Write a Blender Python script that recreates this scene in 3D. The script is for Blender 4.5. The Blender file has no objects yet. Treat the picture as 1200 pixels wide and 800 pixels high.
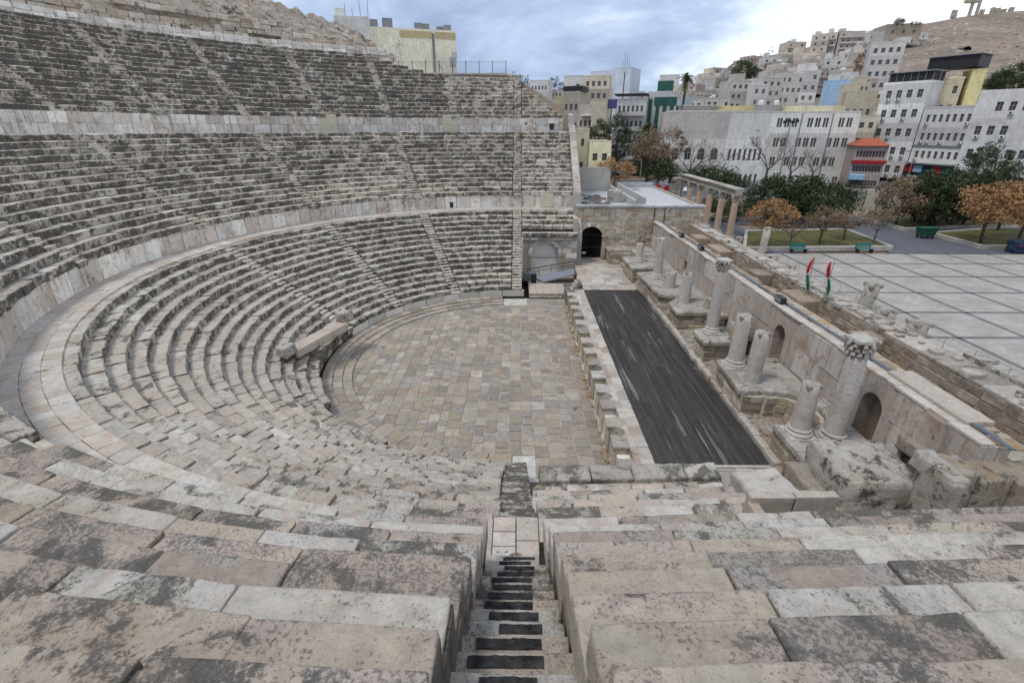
import bpy, math, random
import numpy as np
from mathutils import noise as mnoise, Vector
R_=math.radians; PI=math.pi
random.seed(7); rng=np.random.default_rng(7)
sc=bpy.context.scene; COL=sc.collection

# ------------------------------------------------------------------ camera, light, sky
CAM=np.array([0.0,-31.2,14.8]); PITCH=R_(23.9); YAW=R_(0.6); F=562.0
cam=bpy.data.cameras.new('camera'); camo=bpy.data.objects.new('camera',cam); COL.objects.link(camo)
cam.sensor_width=36; cam.lens=F/1200*36; cam.clip_start=.1; cam.clip_end=5000
camo.location=CAM; camo.rotation_euler=(R_(90)-PITCH,0,YAW); sc.camera=camo
sc.view_settings.view_transform='Standard'; sc.view_settings.look='None'
sc.view_settings.exposure=0.62; sc.view_settings.gamma=1; sc.view_settings.use_curve_mapping=False
SUN_EL,SUN_AZ=R_(63),R_(-118)       # azimuth measured from +y towards +x
sl=bpy.data.lights.new('sun','SUN'); sl.energy=1.5; sl.angle=R_(16); sl.color=(1,.96,.9)
sl.color=(1,.95,.87); so=bpy.data.objects.new('sun',sl); COL.objects.link(so)
sd=Vector((math.sin(SUN_AZ)*math.cos(SUN_EL),math.cos(SUN_AZ)*math.cos(SUN_EL),math.sin(SUN_EL)))
so.rotation_euler=sd.to_track_quat('Z','Y').to_euler()

class NT:
    def __init__(s,tree): s.t=tree; s.n=tree.nodes; s.l=tree.links
    def new(s,typ,**k):
        n=s.n.new(typ)
        for a,b in k.items(): setattr(n,a,b)
        return n
    def put(s,sock,val):
        if hasattr(val,'is_output'): s.l.new(val,sock)
        elif val is not None: sock.default_value=val
    def math(s,op,a,b=None,clamp=False):
        n=s.new('ShaderNodeMath',operation=op,use_clamp=clamp); s.put(n.inputs[0],a)
        if b is not None: s.put(n.inputs[1],b)
        return n.outputs[0]
    def noise(s,vec,scale,detail=4,rough=.55,dist=0,typ=None):
        n=s.new('ShaderNodeTexNoise'); s.put(n.inputs['Vector'],vec); n.inputs['Scale'].default_value=scale
        n.inputs['Detail'].default_value=detail; n.inputs['Roughness'].default_value=rough; n.inputs['Distortion'].default_value=dist
        return n.outputs['Fac']
    def ramp(s,fac,stops,interp='LINEAR'):
        n=s.new('ShaderNodeValToRGB'); s.put(n.inputs[0],fac); cr=n.color_ramp; cr.interpolation=interp
        while len(cr.elements)<len(stops): cr.elements.new(.5)
        for e,(p,c) in zip(cr.elements,stops):
            e.position=p; e.color=(c[0],c[1],c[2],1) if hasattr(c,'__len__') else (c,c,c,1)
        return n.outputs[0]
    def mix(s,fac,a,b,blend='MIX'):
        n=s.new('ShaderNodeMix',data_type='RGBA',blend_type=blend); s.put(n.inputs[0],fac)
        for i,v in ((6,a),(7,b)):
            if hasattr(v,'is_output'): s.l.new(v,n.inputs[i])
            else: n.inputs[i].default_value=(v[0],v[1],v[2],1)
        return n.outputs[2]
    def smooth(s,x,lo,hi):
        n=s.new('ShaderNodeMapRange',interpolation_type='SMOOTHSTEP'); s.put(n.inputs[0],x)
        n.inputs[1].default_value=lo; n.inputs[2].default_value=hi
        return n.outputs[0]
    def scale(s,vec,xyz):
        n=s.new('ShaderNodeMapping'); s.put(n.inputs[0],vec); n.inputs['Scale'].default_value=xyz; return n.outputs[0]

w=bpy.data.worlds.new('World'); sc.world=w; w.use_nodes=True
t=NT(w.node_tree); bg=t.n['Background']
sky=t.new('ShaderNodeTexSky',sky_type='NISHITA',sun_disc=False,sun_elevation=SUN_EL,sun_rotation=SUN_AZ)
sky.air_density=1.2; sky.dust_density=2
tc=t.new('ShaderNodeTexCoord').outputs['Generated']
sp=t.new('ShaderNodeSeparateXYZ'); t.l.new(tc,sp.inputs[0])
# clouds laid on a flat layer overhead: direction / (z+.25)
zz=t.math('ADD',t.math('MAXIMUM',sp.outputs[2],0.0),.28)
cv=t.new('ShaderNodeCombineXYZ'); t.put(cv.inputs[0],t.math('DIVIDE',sp.outputs[0],zz)); t.put(cv.inputs[1],t.math('DIVIDE',sp.outputs[1],zz))
c1=t.noise(cv.outputs[0],1.3,8,.58,.4); c2=t.noise(cv.outputs[0],3.1,8,.62,.4)
side=t.smooth(sp.outputs[0],.0,.75)
cl=t.math('ADD',t.math('ADD',t.math('MULTIPLY',c1,.75),t.math('MULTIPLY',c2,.3)),t.math('MULTIPLY',side,.34))
CC=t.ramp(cl,[(.40,(2.2,2.75,3.95)),(.50,(2.7,3.4,4.95)),(.60,(3.7,4.5,6.0)),(.69,(5.4,6.2,7.5)),(.82,(8.0,8.4,9.0))])
mx=t.mix(.95,sky.outputs[0],CC)
t.l.new(mx,bg.inputs[0]); bg.inputs[1].default_value=.1

# ------------------------------------------------------------------ helpers
def ray(u,v):
    a=(u-600)/F; tt=(v-400)/F
    d=np.array([a, math.cos(PITCH)-tt*math.sin(PITCH), -(math.sin(PITCH)+tt*math.cos(PITCH))])
    c,s=math.cos(YAW),math.sin(YAW)
    return np.array([d[0]*c-d[1]*s, d[0]*s+d[1]*c, d[2]])
def at_z(u,v,z): d=ray(u,v); return CAM+d*((z-CAM[2])/d[2])
def at_y(u,v,Y): d=ray(u,v); return CAM+d*(Y/d[1])

def tag(o,label=None,cat=None,group=None,kind=None):
    if label: o['label']=label
    if cat: o['category']=cat
    if group: o['group']=group
    if kind: o['kind']=kind
    return o
def empty(name,loc=(0,0,0),label=None,cat=None,group=None):
    o=bpy.data.objects.new(name,None); COL.objects.link(o); o.location=[float(c) for c in loc]; o.empty_display_size=.3
    return tag(o,label,cat,group)
class MB:
    def __init__(s): s.v=[]; s.f=[]; s.t=[]; s.n=0; s.mi=[]
    def add(s,v,f,tone=(.5,.5,.5),mi=0):
        v=np.asarray(v,float); s.v.append(v); s.f.extend([[i+s.n for i in q] for q in f]); s.mi.extend([mi]*len(f))
        s.t.append(np.tile(np.array([tone[0],tone[1],tone[2],1.0]),(len(v),1))); s.n+=len(v)
    def mesh(s,name,mats,smooth=False,off=(0,0,0)):
        V=np.concatenate(s.v)-np.asarray(off,float); me=bpy.data.meshes.new(name); me.from_pydata(V.tolist(),[],s.f); 
        a=me.attributes.new('tone','FLOAT_COLOR','POINT'); a.data.foreach_set('color',np.concatenate(s.t).astype(np.float32).ravel())
        for m in (mats if isinstance(mats,(list,tuple)) else [mats]): me.materials.append(m)
        if max(s.mi,default=0)>0: me.polygons.foreach_set('material_index',s.mi)
        if smooth: me.polygons.foreach_set('use_smooth',[True]*len(s.f))
        me.update(); return me
    def obj(s,name,mats,parent=None,smooth=False,at=None,kind=None):
        """at: world place of the object's origin (vertices are given in world space)"""
        pl=np.zeros(3) if parent is None else np.array(parent.get('_w',(0,0,0)))
        org=pl if at is None else np.asarray(at,float)
        o=bpy.data.objects.new(name,s.mesh(name,mats,smooth,org)); COL.objects.link(o)
        o['_w']=[float(c) for c in org]
        o.location=[float(c) for c in (org-pl)]
        if parent: o.parent=parent
        if kind: o['kind']=kind
        return o
def thing(name,loc,label,cat,group=None):
    o=empty(name,loc,label,cat,group); o['_w']=[float(c) for c in loc]; return o
def link_copy(src,parent,world,rz=0.0,name=None):
    o=src.copy(); COL.objects.link(o); o.parent=parent
    pl=np.array(parent.get('_w',(0,0,0))) if parent else np.zeros(3)
    o['_w']=[float(c) for c in world]; o.location=[float(c) for c in (np.asarray(world)-pl)]; o.rotation_euler=(0,0,rz)
    return o

# chamfered box template
def _tmpl():
    cs=[(x,y,z) for x in(-1,1) for y in(-1,1) for z in(-1,1)]; S=[];FL=[]
    for c in cs:
        for a in range(3):
            S.append(c); FL.append([0 if a==b else 1 for b in range(3)])
    idx=lambda c,a: cs.index(c)*3+a
    fs=[]
    for a in range(3):
        for s in(-1,1):
            o=[b for b in range(3) if b!=a]; q=[]
            for p,r in((-1,-1),(1,-1),(1,1),(-1,1)):
                c=[0,0,0]; c[a]=s; c[o[0]]=p; c[o[1]]=r; q.append(idx(tuple(c),a))
            fs.append(q)
    for a in range(3):
        o=[b for b in range(3) if b!=a]
        for p in(-1,1):
            for r in(-1,1):
                c=[0,0,0]; c[o[0]]=p; c[o[1]]=r
                c0=list(c);c0[a]=-1;c1_=list(c);c1_[a]=1
                fs.append([idx(tuple(c0),o[0]),idx(tuple(c1_),o[0]),idx(tuple(c1_),o[1]),idx(tuple(c0),o[1])])
    for c in cs: fs.append([idx(c,0),idx(c,1),idx(c,2)])
    S=np.array(S,float); FL=np.array(FL,float); P=S*(1-.2*FL); out=[]
    for q in fs:
        p=P[q]; n=np.cross(p[1]-p[0],p[2]-p[0])
        out.append(q if np.dot(n,p.mean(0))>0 else q[::-1])
    return S,FL,out
TS,TF,TQ=_tmpl()
def block(mb,c,U,V,W,ch=.02,tone=(.5,.5,.5),jit=0.0,taper=0.0,mi=0):
    """chamfered box: centre c and half vectors U (length), V (depth), W (height); jit moves the corners"""
    c,U,V,W=[np.asarray(k,float) for k in(c,U,V,W)]
    L=np.array([np.linalg.norm(U),np.linalg.norm(V),np.linalg.norm(W)])
    k=1-np.minimum(ch/np.maximum(L,1e-6),.45)[None,:]*TF
    X=TS*k
    if jit:
        j=np.repeat(rng.normal(0,jit,(8,3)),3,0)/np.maximum(L,.02)[None,:]; X=X+np.clip(j,-.25,.25)
    if taper: X[:,0]*=1+taper*X[:,1]
    mb.add(c+X[:,:1]*U+X[:,1:2]*V+X[:,2:3]*W,TQ,tone,mi)
def box(mb,c,hx,hy,hz,rz=0,ch=.01,tone=(.5,.5,.5),jit=0,mi=0):
    a,b=math.cos(rz),math.sin(rz); block(mb,c,(hx*a,hx*b,0),(-hy*b,hy*a,0),(0,0,hz),ch,tone,jit,0,mi)
def lohi(mb,lo,hi,**k):
    lo=np.asarray(lo,float); hi=np.asarray(hi,float); h=(hi-lo)/2; box(mb,(lo+hi)/2,h[0],h[1],h[2],**k)
_rc={}
def rough(mb,c,U,V,W,cell=.14,rad=.03,amp=.012,tone=(.5,.5,.5),seed=0.0,taper=0):
    """worn stone: subdivided box with rounded, nibbled edges"""
    c,U,V,W=[np.asarray(k,float) for k in(c,U,V,W)]
    L=np.array([np.linalg.norm(U),np.linalg.norm(V),np.linalg.norm(W)])
    N=[max(3,int(2*l/cell)+2) for l in L]; d={}; pts=[]; fs=[]
    def vid(p):
        if p not in d: d[p]=len(pts); pts.append(p)
        return d[p]
    for a in range(3):
        o=[b for b in range(3) if b!=a]
        for s in(0,N[a]):
            for i in range(N[o[0]]):
                for j in range(N[o[1]]):
                    q=[]
                    for di,dj in((0,0),(1,0),(1,1),(0,1)):
                        p=[0,0,0]; p[a]=s; p[o[0]]=i+di; p[o[1]]=j+dj; q.append(vid(tuple(p)))
                    flip=(s==0)!=(a==1)
                    fs.append(q[::-1] if flip else q)
    G=[]
    for a in range(3):
        e=min(rad*1.1,L[a]*.3); G.append(np.concatenate([[-L[a]],np.linspace(-L[a]+e,L[a]-e,N[a]-1),[L[a]]]))
    ii=np.array(pts); X=np.stack([G[a][ii[:,a]] for a in range(3)],1)     # a narrow border of cells carries the rounding
    edge=np.array([mnoise.noise(Vector((x[0]*3+seed,x[1]*3,x[2]*3+seed*.7))) for x in X])
    r=np.clip(rad*(.45+4.2*np.maximum(edge-.12,0)),.006,.11)[:,None]
    inn=np.clip(X,-(L-r),(L-r)); dd=X-inn; ln=np.linalg.norm(dd,axis=1,keepdims=True)
    X=inn+np.where(ln>1e-9,dd/np.maximum(ln,1e-9),0)*np.minimum(r,ln)
    n2=np.array([mnoise.fractal(Vector((x[0]*2.2+seed*1.3,x[1]*2.2,x[2]*2.2)),1,2,4) for x in X])
    X=X+(X/np.linalg.norm(X,axis=1,keepdims=True))*(n2[:,None]*amp)
    X=X/L
    if taper: X[:,0]*=1+taper*X[:,1]
    mb.add(c+X[:,:1]*U+X[:,1:2]*V+X[:,2:3]*W,fs,tone)
def tube(mb,p0,p1,r0,r1,n=6,tone=(.5,.5,.5),cap=True,mi=0):
    p0=np.asarray(p0,float);p1=np.asarray(p1,float); d=p1-p0; d=d/max(np.linalg.norm(d),1e-9)
    a=np.cross(d,(0,0,1) if abs(d[2])<.9 else (1,0,0)); a/=np.linalg.norm(a); b=np.cross(d,a)
    an=np.arange(n)*2*PI/n; ring=np.cos(an)[:,None]*a+np.sin(an)[:,None]*b
    v=np.concatenate([p0+ring*r0,p1+ring*r1]); f=[[i,(i+1)%n,n+(i+1)%n,n+i] for i in range(n)]
    if cap: f+= [list(range(n-1,-1,-1)),list(range(n,2*n))]
    mb.add(v,[q[::-1] for q in f],tone,mi)
def lathe(mb,base,prof,n=24,tone=(.5,.5,.5),tilt=(0,0),wob=0,cap=True):
    vs=[];ns=len(prof)
    for k,(r,z) in enumerate(prof):
        for i in range(n):
            a=2*PI*i/n; rr=r*(1+(wob*mnoise.noise(Vector((math.cos(a)*2+base[0],math.sin(a)*2+base[1],z*2))) if wob else 0))
            vs.append((base[0]+rr*math.cos(a)+tilt[0]*z,base[1]+rr*math.sin(a)+tilt[1]*z,base[2]+z))
    fs=[[k*n+i,k*n+(i+1)%n,(k+1)*n+(i+1)%n,(k+1)*n+i] for k in range(ns-1) for i in range(n)]
    if cap: fs.append([(ns-1)*n+i for i in range(n)])
    mb.add(vs,fs,tone)
def prism(mb,pts,z0,z1,tone=(.5,.5,.5),mi=0,bottom=False):
    """vertical prism over a plan polygon (counter-clockwise)"""
    n=len(pts); v=[(p[0],p[1],z0) for p in pts]+[(p[0],p[1],z1) for p in pts]
    f=[[i,(i+1)%n,n+(i+1)%n,n+i] for i in range(n)]+[list(range(n,2*n))]
    if bottom: f.append(list(range(n-1,-1,-1)))
    mb.add(v,f,tone,mi)
def arch_wall(mb,O,X,Z,N,Wd,Ht,ops,depth,tone=(.5,.5,.5),mi=0,mib=0,back=True):
    """wall face from O along X (width Wd) and Z (height Ht), outward normal N, with recesses
    ops: (x0,x1,z0,zs,arched): sill z0, spring line zs; recess goes 'depth' inwards"""
    O,X,Z,N=[np.asarray(k,float) for k in(O,X,Z,N)]; P=lambda x,z,d=0: O+X*x+Z*z-N*d
    cx=0.0; flip=np.dot(np.cross(X,Z),N)<0
    def face(pts,m=mi):
        mb.add(pts,[list(range(len(pts)))[::-1] if flip else list(range(len(pts)))],tone,m)
    for (x0,x1,z0,zs,ar) in sorted(ops):
        if x0>cx: face([P(cx,0),P(x0,0),P(x0,Ht),P(cx,Ht)])
        if z0>0: face([P(x0,0),P(x1,0),P(x1,z0),P(x0,z0)])
        r=(x1-x0)/2; xm=(x0+x1)/2
        arc=[(xm+r*math.cos(a),zs+(r*math.sin(a))) for a in np.linspace(0,PI,13)] if ar else [(x1,zs),(x0,zs)]
        h=len(arc)//2
        if ar:
            face([P(x1,Ht)]+[P(xm,Ht)]+[P(*arc[k]) for k in range(h,-1,-1)])
            face([P(xm,Ht),P(x0,Ht)]+[P(*arc[k]) for k in range(len(arc)-1,h-1,-1)])
        else: face([P(x1,Ht),P(x0,Ht),P(x0,zs),P(x1,zs)])
        loop=[(x0,z0),(x1,z0)]+arc
        for i in range(len(loop)):
            a,b=loop[i],loop[(i+1)%len(loop)]
            if a!=b: face([P(*a),P(*b),P(*b,depth),P(*a,depth)])
        if back: face([P(*q,depth) for q in loop],mib)
        cx=x1
    if cx<Wd: face([P(cx,0),P(Wd,0),P(Wd,Ht),P(cx,Ht)])

# ------------------------------------------------------------------ materials
def newmat(name):
    m=bpy.data.materials.new(name); m.use_nodes=True; t=NT(m.node_tree); b=t.n['Principled BSDF']
    b.inputs['Roughness'].default_value=.9; b.inputs['Specular IOR Level'].default_value=.2
    return m,t,b
def stone(name,pal,lichen=.0,riser=.0,dark=((.024,.022,.019),(.115,.108,.094)),scale=1.0,bump=.5,stain=0.0,stainc=(.30,.17,.08),
          white=.25,streak=0.0,bright=1.0,lsharp=.16,jnt=None):
    """weathered limestone. tone.r picks the stone's colour, tone.g its growth of lichen, tone.b its brightness"""
    m,t,b=newmat(name); P=t.new('ShaderNodeNewGeometry'); pos=P.outputs['Position']
    at=t.new('ShaderNodeAttribute',attribute_name='tone'); sp=t.new('ShaderNodeSeparateColor'); t.l.new(at.outputs['Color'],sp.inputs[0])
    tr,tg,tb=sp.outputs
    amp=lambda n,k: t.math('ADD',t.math('MULTIPLY',t.math('SUBTRACT',n,.5),k),.5)
    n1=amp(t.noise(pos,.5*scale,3,.55),1.5); n2=amp(t.noise(pos,5.0*scale,8,.72,.3),2.3); n3=amp(t.noise(pos,30*scale,4,.7),1.9); n4=amp(t.noise(pos,1.25*scale,9,.68,.6),2.2)
    x=t.math('ADD',tr,t.math('MULTIPLY',t.math('SUBTRACT',n4,.5),.75),True)
    col=t.ramp(x,[(i/(len(pal)-1),c) for i,c in enumerate(pal)])
    val=t.math('MULTIPLY',t.math('ADD',.72*bright,t.math('MULTIPLY',tb,.36*bright)),t.math('ADD',.66,t.math('ADD',t.math('MULTIPLY',n2,.48),t.math('MULTIPLY',n3,.20))))
    cb=t.new('ShaderNodeCombineColor'); [t.put(cb.inputs[i],val) for i in range(3)]
    col=t.mix(1.0,col,cb.outputs[0],'MULTIPLY')
    if stain:
        ms=t.math('MULTIPLY',t.smooth(t.math('ADD',t.noise(pos,.9*scale,8,.68,.7),t.math('ADD',t.math('MULTIPLY',t.math('SUBTRACT',n1,.5),.6),t.math('MULTIPLY',t.math('SUBTRACT',n2,.5),.35))),.60-.12*stain,.74),min(1,.30+stain*.5))
        col=t.mix(ms,col,stainc)
    if white:
        mw=t.math('MULTIPLY',t.smooth(t.noise(pos,8*scale,7,.75,.6),.58,.68),white); col=t.mix(mw,col,(.55,.53,.50))
    if streak:
        vs=t.noise(t.scale(pos,(2.2,2.2,.16)),1.6,6,.65,.5)
        mk=t.math('MULTIPLY',t.smooth(t.math('ADD',vs,t.math('MULTIPLY',t.math('SUBTRACT',n2,.5),.3)),.54,.68),streak); col=t.mix(mk,col,(.13,.11,.09))
    sn=t.new('ShaderNodeSeparateXYZ'); t.l.new(P.outputs['True Normal'],sn.inputs[0])
    up=t.math('ABSOLUTE',sn.outputs[2])
    lm=t.math('ADD',t.math('ADD',n4,t.math('MULTIPLY',t.math('SUBTRACT',n2,.5),.60)),t.math('ADD',t.math('MULTIPLY',t.math('SUBTRACT',tg,.5),.26),t.math('MULTIPLY',t.math('SUBTRACT',1.0,up),riser)))
    lm=t.math('ADD',lm,t.math('ADD',t.math('MULTIPLY',t.math('SUBTRACT',n1,.5),.45),t.math('MULTIPLY',t.math('SUBTRACT',n3,.5),.40)))
    th=1.02-lichen*.60
    mask=t.math('MULTIPLY',t.smooth(lm,th-.09,th+.12),.90)
    lc=t.mix(n3,dark[0],dark[1])
    spk=t.math('MULTIPLY',t.smooth(t.math('ADD',amp(t.noise(pos,24*scale,5,.7,.2),2.2),t.math('ADD',t.math('MULTIPLY',t.math('SUBTRACT',n4,.5),.55),t.math('MULTIPLY',t.math('SUBTRACT',tg,.5),.22))),.66-.22*lichen,.86-.22*lichen),.40+.45*lichen)
    col=t.mix(spk,col,(.12,.112,.10))
    col=t.mix(mask,col,lc)
    t.l.new(col,b.inputs['Base Color'])
    bp=t.new('ShaderNodeBump'); bp.inputs['Strength'].default_value=bump; bp.inputs['Distance'].default_value=.03
    t.put(bp.inputs['Height'],t.math('ADD',t.math('MULTIPLY',n2,1.2),t.math('MULTIPLY',n3,.35))); t.l.new(bp.outputs[0],b.inputs['Normal'])
    return m
def plain(name,col,rough=.8,spec=.2,metal=0,var=.15,scale=3,bump=0):
    m,t,b=newmat(name); P=t.new('ShaderNodeNewGeometry').outputs['Position']
    n=t.noise(P,scale,6,.6,.3)
    lo=[c*(1-var*1.3) for c in col]; hi=[min(1,c*(1+var)) for c in col]
    t.l.new(t.ramp(n,[(.3,lo),(.7,hi)]),b.inputs['Base Color'])
    b.inputs['Roughness'].default_value=rough; b.inputs['Specular IOR Level'].default_value=spec; b.inputs['Metallic'].default_value=metal
    if bump:
        bp=t.new('ShaderNodeBump'); bp.inputs['Strength'].default_value=bump; bp.inputs['Distance'].default_value=.02
        t.put(bp.inputs['Height'],t.noise(P,scale*6,5,.65)); t.l.new(bp.outputs[0],b.inputs['Normal'])
    return m
def leafmat(name,c0,c1):
    m,t,b=newmat(name); at=t.new('ShaderNodeAttribute',attribute_name='tone'); sp=t.new('ShaderNodeSeparateColor'); t.l.new(at.outputs['Color'],sp.inputs[0])
    t.l.new(t.ramp(sp.outputs[0],[(0,c0),(1,c1)]),b.inputs['Base Color']); b.inputs['Roughness'].default_value=.7
    return m
GREYPAL=[(.52,.49,.435),(.45,.415,.355),(.48,.43,.36),(.455,.39,.335),(.57,.54,.485)]
NEARPAL=[(.51,.475,.42),(.44,.40,.34),(.48,.41,.33),(.455,.375,.325),(.53,.505,.46),(.42,.39,.345)]
M={}
M['seat_near']=stone('seat stone near',NEARPAL,dark=((.05,.047,.041),(.175,.165,.145)),lichen=.57,riser=.06,bump=1.0,stain=.5,stainc=(.41,.325,.235),white=.35)
M['seat']=stone('seat stone',GREYPAL,lichen=.44,riser=.34,scale=1.3,bump=.7,stain=.3,stainc=(.38,.29,.22),white=.4)
M['seat_up']=stone('seat stone high tier',GREYPAL,lichen=.45,riser=.41,scale=1.3,bump=.7,white=.45,stain=.2)
M['pod']=stone('podium slab',[(.80,.78,.73),(.72,.69,.64),(.62,.54,.47),(.82,.80,.76)],lichen=.20,riser=0,scale=.8,bump=.45,stain=.5,stainc=(.33,.21,.13),streak=.6)
M['core']=stone('rubble core',[(.17,.155,.13),(.22,.2,.17),(.14,.13,.11)],lichen=.5,scale=1.5,bump=1)
M['walk']=stone('walkway slab',[(.45,.42,.375),(.40,.36,.31),(.42,.36,.31),(.48,.455,.42)],lichen=.30,scale=.9,bump=.35,stain=.3,white=.15)
M['white']=stone('pale new stone',[(.68,.65,.60),(.60,.57,.51),(.67,.645,.60)],lichen=.20,scale=1.2,bump=.2,white=.1)
M['orch']=stone('orchestra slab',[(.37,.335,.285),(.335,.268,.212),(.285,.27,.245),(.365,.30,.205),(.25,.24,.225),(.34,.27,.23),(.28,.27,.225),(.385,.355,.315)],lichen=.24,scale=1.0,bump=.5,stain=.45,stainc=(.31,.22,.14),white=.30)
M['joint']=plain('pale mortar',(.46,.44,.40),var=.25,scale=2)
M['ashlar']=stone('honey ashlar',[(.50,.44,.34),(.46,.38,.28),(.52,.49,.43),(.42,.35,.26)],lichen=.22,scale=.7,bump=.6,stain=.6,stainc=(.40,.27,.14),streak=.5)
M['scae']=stone('stage wall facing',[(.52,.48,.44),(.46,.39,.335),(.50,.455,.41),(.54,.515,.485)],lichen=.28,scale=.8,bump=.6,stain=.75,stainc=(.30,.19,.12),streak=.45)
M['ruin']=stone('ruined core wall',[(.41,.355,.285),(.345,.29,.23),(.46,.415,.35),(.38,.335,.28)],lichen=.50,scale=1.1,bump=1.1,stain=.55,stainc=(.29,.19,.10),streak=.4,white=.35)
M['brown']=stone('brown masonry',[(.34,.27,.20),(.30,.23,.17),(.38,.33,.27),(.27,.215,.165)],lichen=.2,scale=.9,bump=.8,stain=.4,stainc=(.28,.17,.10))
M['ledge']=stone('weathered ledge',[(.46,.44,.40),(.42,.38,.33),(.38,.33,.28)],lichen=.40,scale=1.3,bump=1.0,white=.5)
M['ruin2']=stone('lichened ruin top',[(.50,.475,.43),(.44,.39,.33),(.42,.35,.28)],lichen=.55,scale=1.5,bump=1.2,white=.5,stain=.6,stainc=(.32,.22,.13))
M['dry']=stone('dry grass rubble',[(.44,.31,.17),(.40,.30,.20),(.42,.37,.30)],lichen=.1,scale=2,bump=1.2)
M['col']=stone('column marble',[(.50,.47,.43),(.46,.42,.375),(.52,.495,.46)],lichen=.24,scale=1.2,bump=.7,white=.15,stain=.45,stainc=(.38,.30,.23),streak=.3)
M['colpink']=stone('rose granite column',[(.46,.32,.23),(.42,.30,.22),(.48,.36,.27)],lichen=.15,scale=1,bump=.4)
M['cliff']=stone('rock cut wall',[(.60,.545,.46),(.50,.41,.315),(.66,.625,.565),(.48,.41,.33)],lichen=.38,scale=.55,bump=1,stain=.45,stainc=(.38,.24,.13),streak=.3)
M['wood']=plain('weathered dark deck',(.045,.043,.042),rough=.75,var=.35,scale=5,bump=.3)
def deckmat():
    m,t,b=newmat('stage plank'); pos=t.new('ShaderNodeNewGeometry').outputs['Position']
    at=t.new('ShaderNodeAttribute',attribute_name='tone'); sp=t.new('ShaderNodeSeparateColor'); t.l.new(at.outputs['Color'],sp.inputs[0])
    g=t.noise(t.scale(pos,(9,.35,1)),2,6,.6,.3)
    col=t.mix(g,(.024,.0225,.0215),(.088,.082,.077))
    w=t.noise(t.scale(pos,(7,.22,1)),1.3,4,.55)
    k=t.math('MULTIPLY',t.smooth(t.math('ADD',w,t.math('MULTIPLY',sp.outputs[0],.17)),.70,.79),.62)
    col=t.mix(k,col,(.26,.25,.24))
    vv=t.math('ADD',.78,t.math('MULTIPLY',sp.outputs[2],.42)); cb=t.new('ShaderNodeCombineColor'); [t.put(cb.inputs[i],vv) for i in range(3)]
    col=t.mix(1.0,col,cb.outputs[0],'MULTIPLY'); du=t.noise(pos,.8,6,.65,.5); col=t.mix(t.math('MULTIPLY',t.smooth(du,.48,.75),.22),col,(.12,.105,.095))
    t.l.new(col,b.inputs['Base Color']); b.inputs['Roughness'].default_value=.9; b.inputs['Specular IOR Level'].default_value=.08
    return m
M['plank']=deckmat()
M['black']=plain('black rubber',(.030,.029,.028),rough=.7,var=.8,scale=9,bump=.4)
M['iron']=plain('dark iron',(.03,.03,.032),rough=.5,var=.2)
M['steel']=plain('grey steel',(.22,.23,.24),rough=.5,var=.15)
M['pipe']=plain('blue grey pipe',(.12,.15,.20),rough=.5)
M['bluegrey']=plain('blue grey ramp',(.20,.215,.25),rough=.6,var=.12,scale=2)
M['roofgrey']=stone('pale roof screed',[(.50,.51,.52),(.45,.46,.47),(.54,.55,.56)],lichen=.12,scale=.6,bump=.2)
M['plaster']=plain('grey plaster infill',(.64,.63,.57),var=.12,scale=1.2)
M['cream']=plain('cream door',(.56,.53,.41),var=.08,scale=3)
M['drain']=plain('rusty drain cover',(.20,.13,.10),var=.4,scale=20)
M['teal']=plain('teal bench',(.03,.16,.15),rough=.5,var=.2)
M['red']=plain('flag red',(.42,.02,.03),rough=.8); M['green']=plain('flag green',(.01,.13,.07),rough=.8); M['flagwhite']=plain('flag white',(.7,.7,.7)); 
M['bark']=plain('bark',(.075,.06,.05),var=.35,scale=6,bump=.5)
M['twig']=plain('twigs',(.13,.105,.095),var=.3,scale=3)
M['lf_dark']=leafmat('dark evergreen leaf',(.014,.025,.012),(.075,.10,.042))
M['lf_green']=leafmat('green leaf',(.016,.028,.011),(.066,.095,.038))
M['lf_orange']=leafmat('autumn leaf',(.16,.085,.035),(.44,.26,.12))
M['lf_brown']=leafmat('brown leaf',(.12,.08,.05),(.28,.20,.13))
M['lf_palm']=leafmat('palm leaf',(.05,.06,.02),(.16,.17,.06))
M['grass']=plain('lawn',(.085,.078,.026),var=.35,scale=1.5,bump=.6)
M['asphalt']=plain('asphalt',(.10,.105,.12),var=.15,scale=.8)
M['kerb']=plain('pale kerb stone',(.38,.36,.32),var=.15,scale=2)

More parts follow.
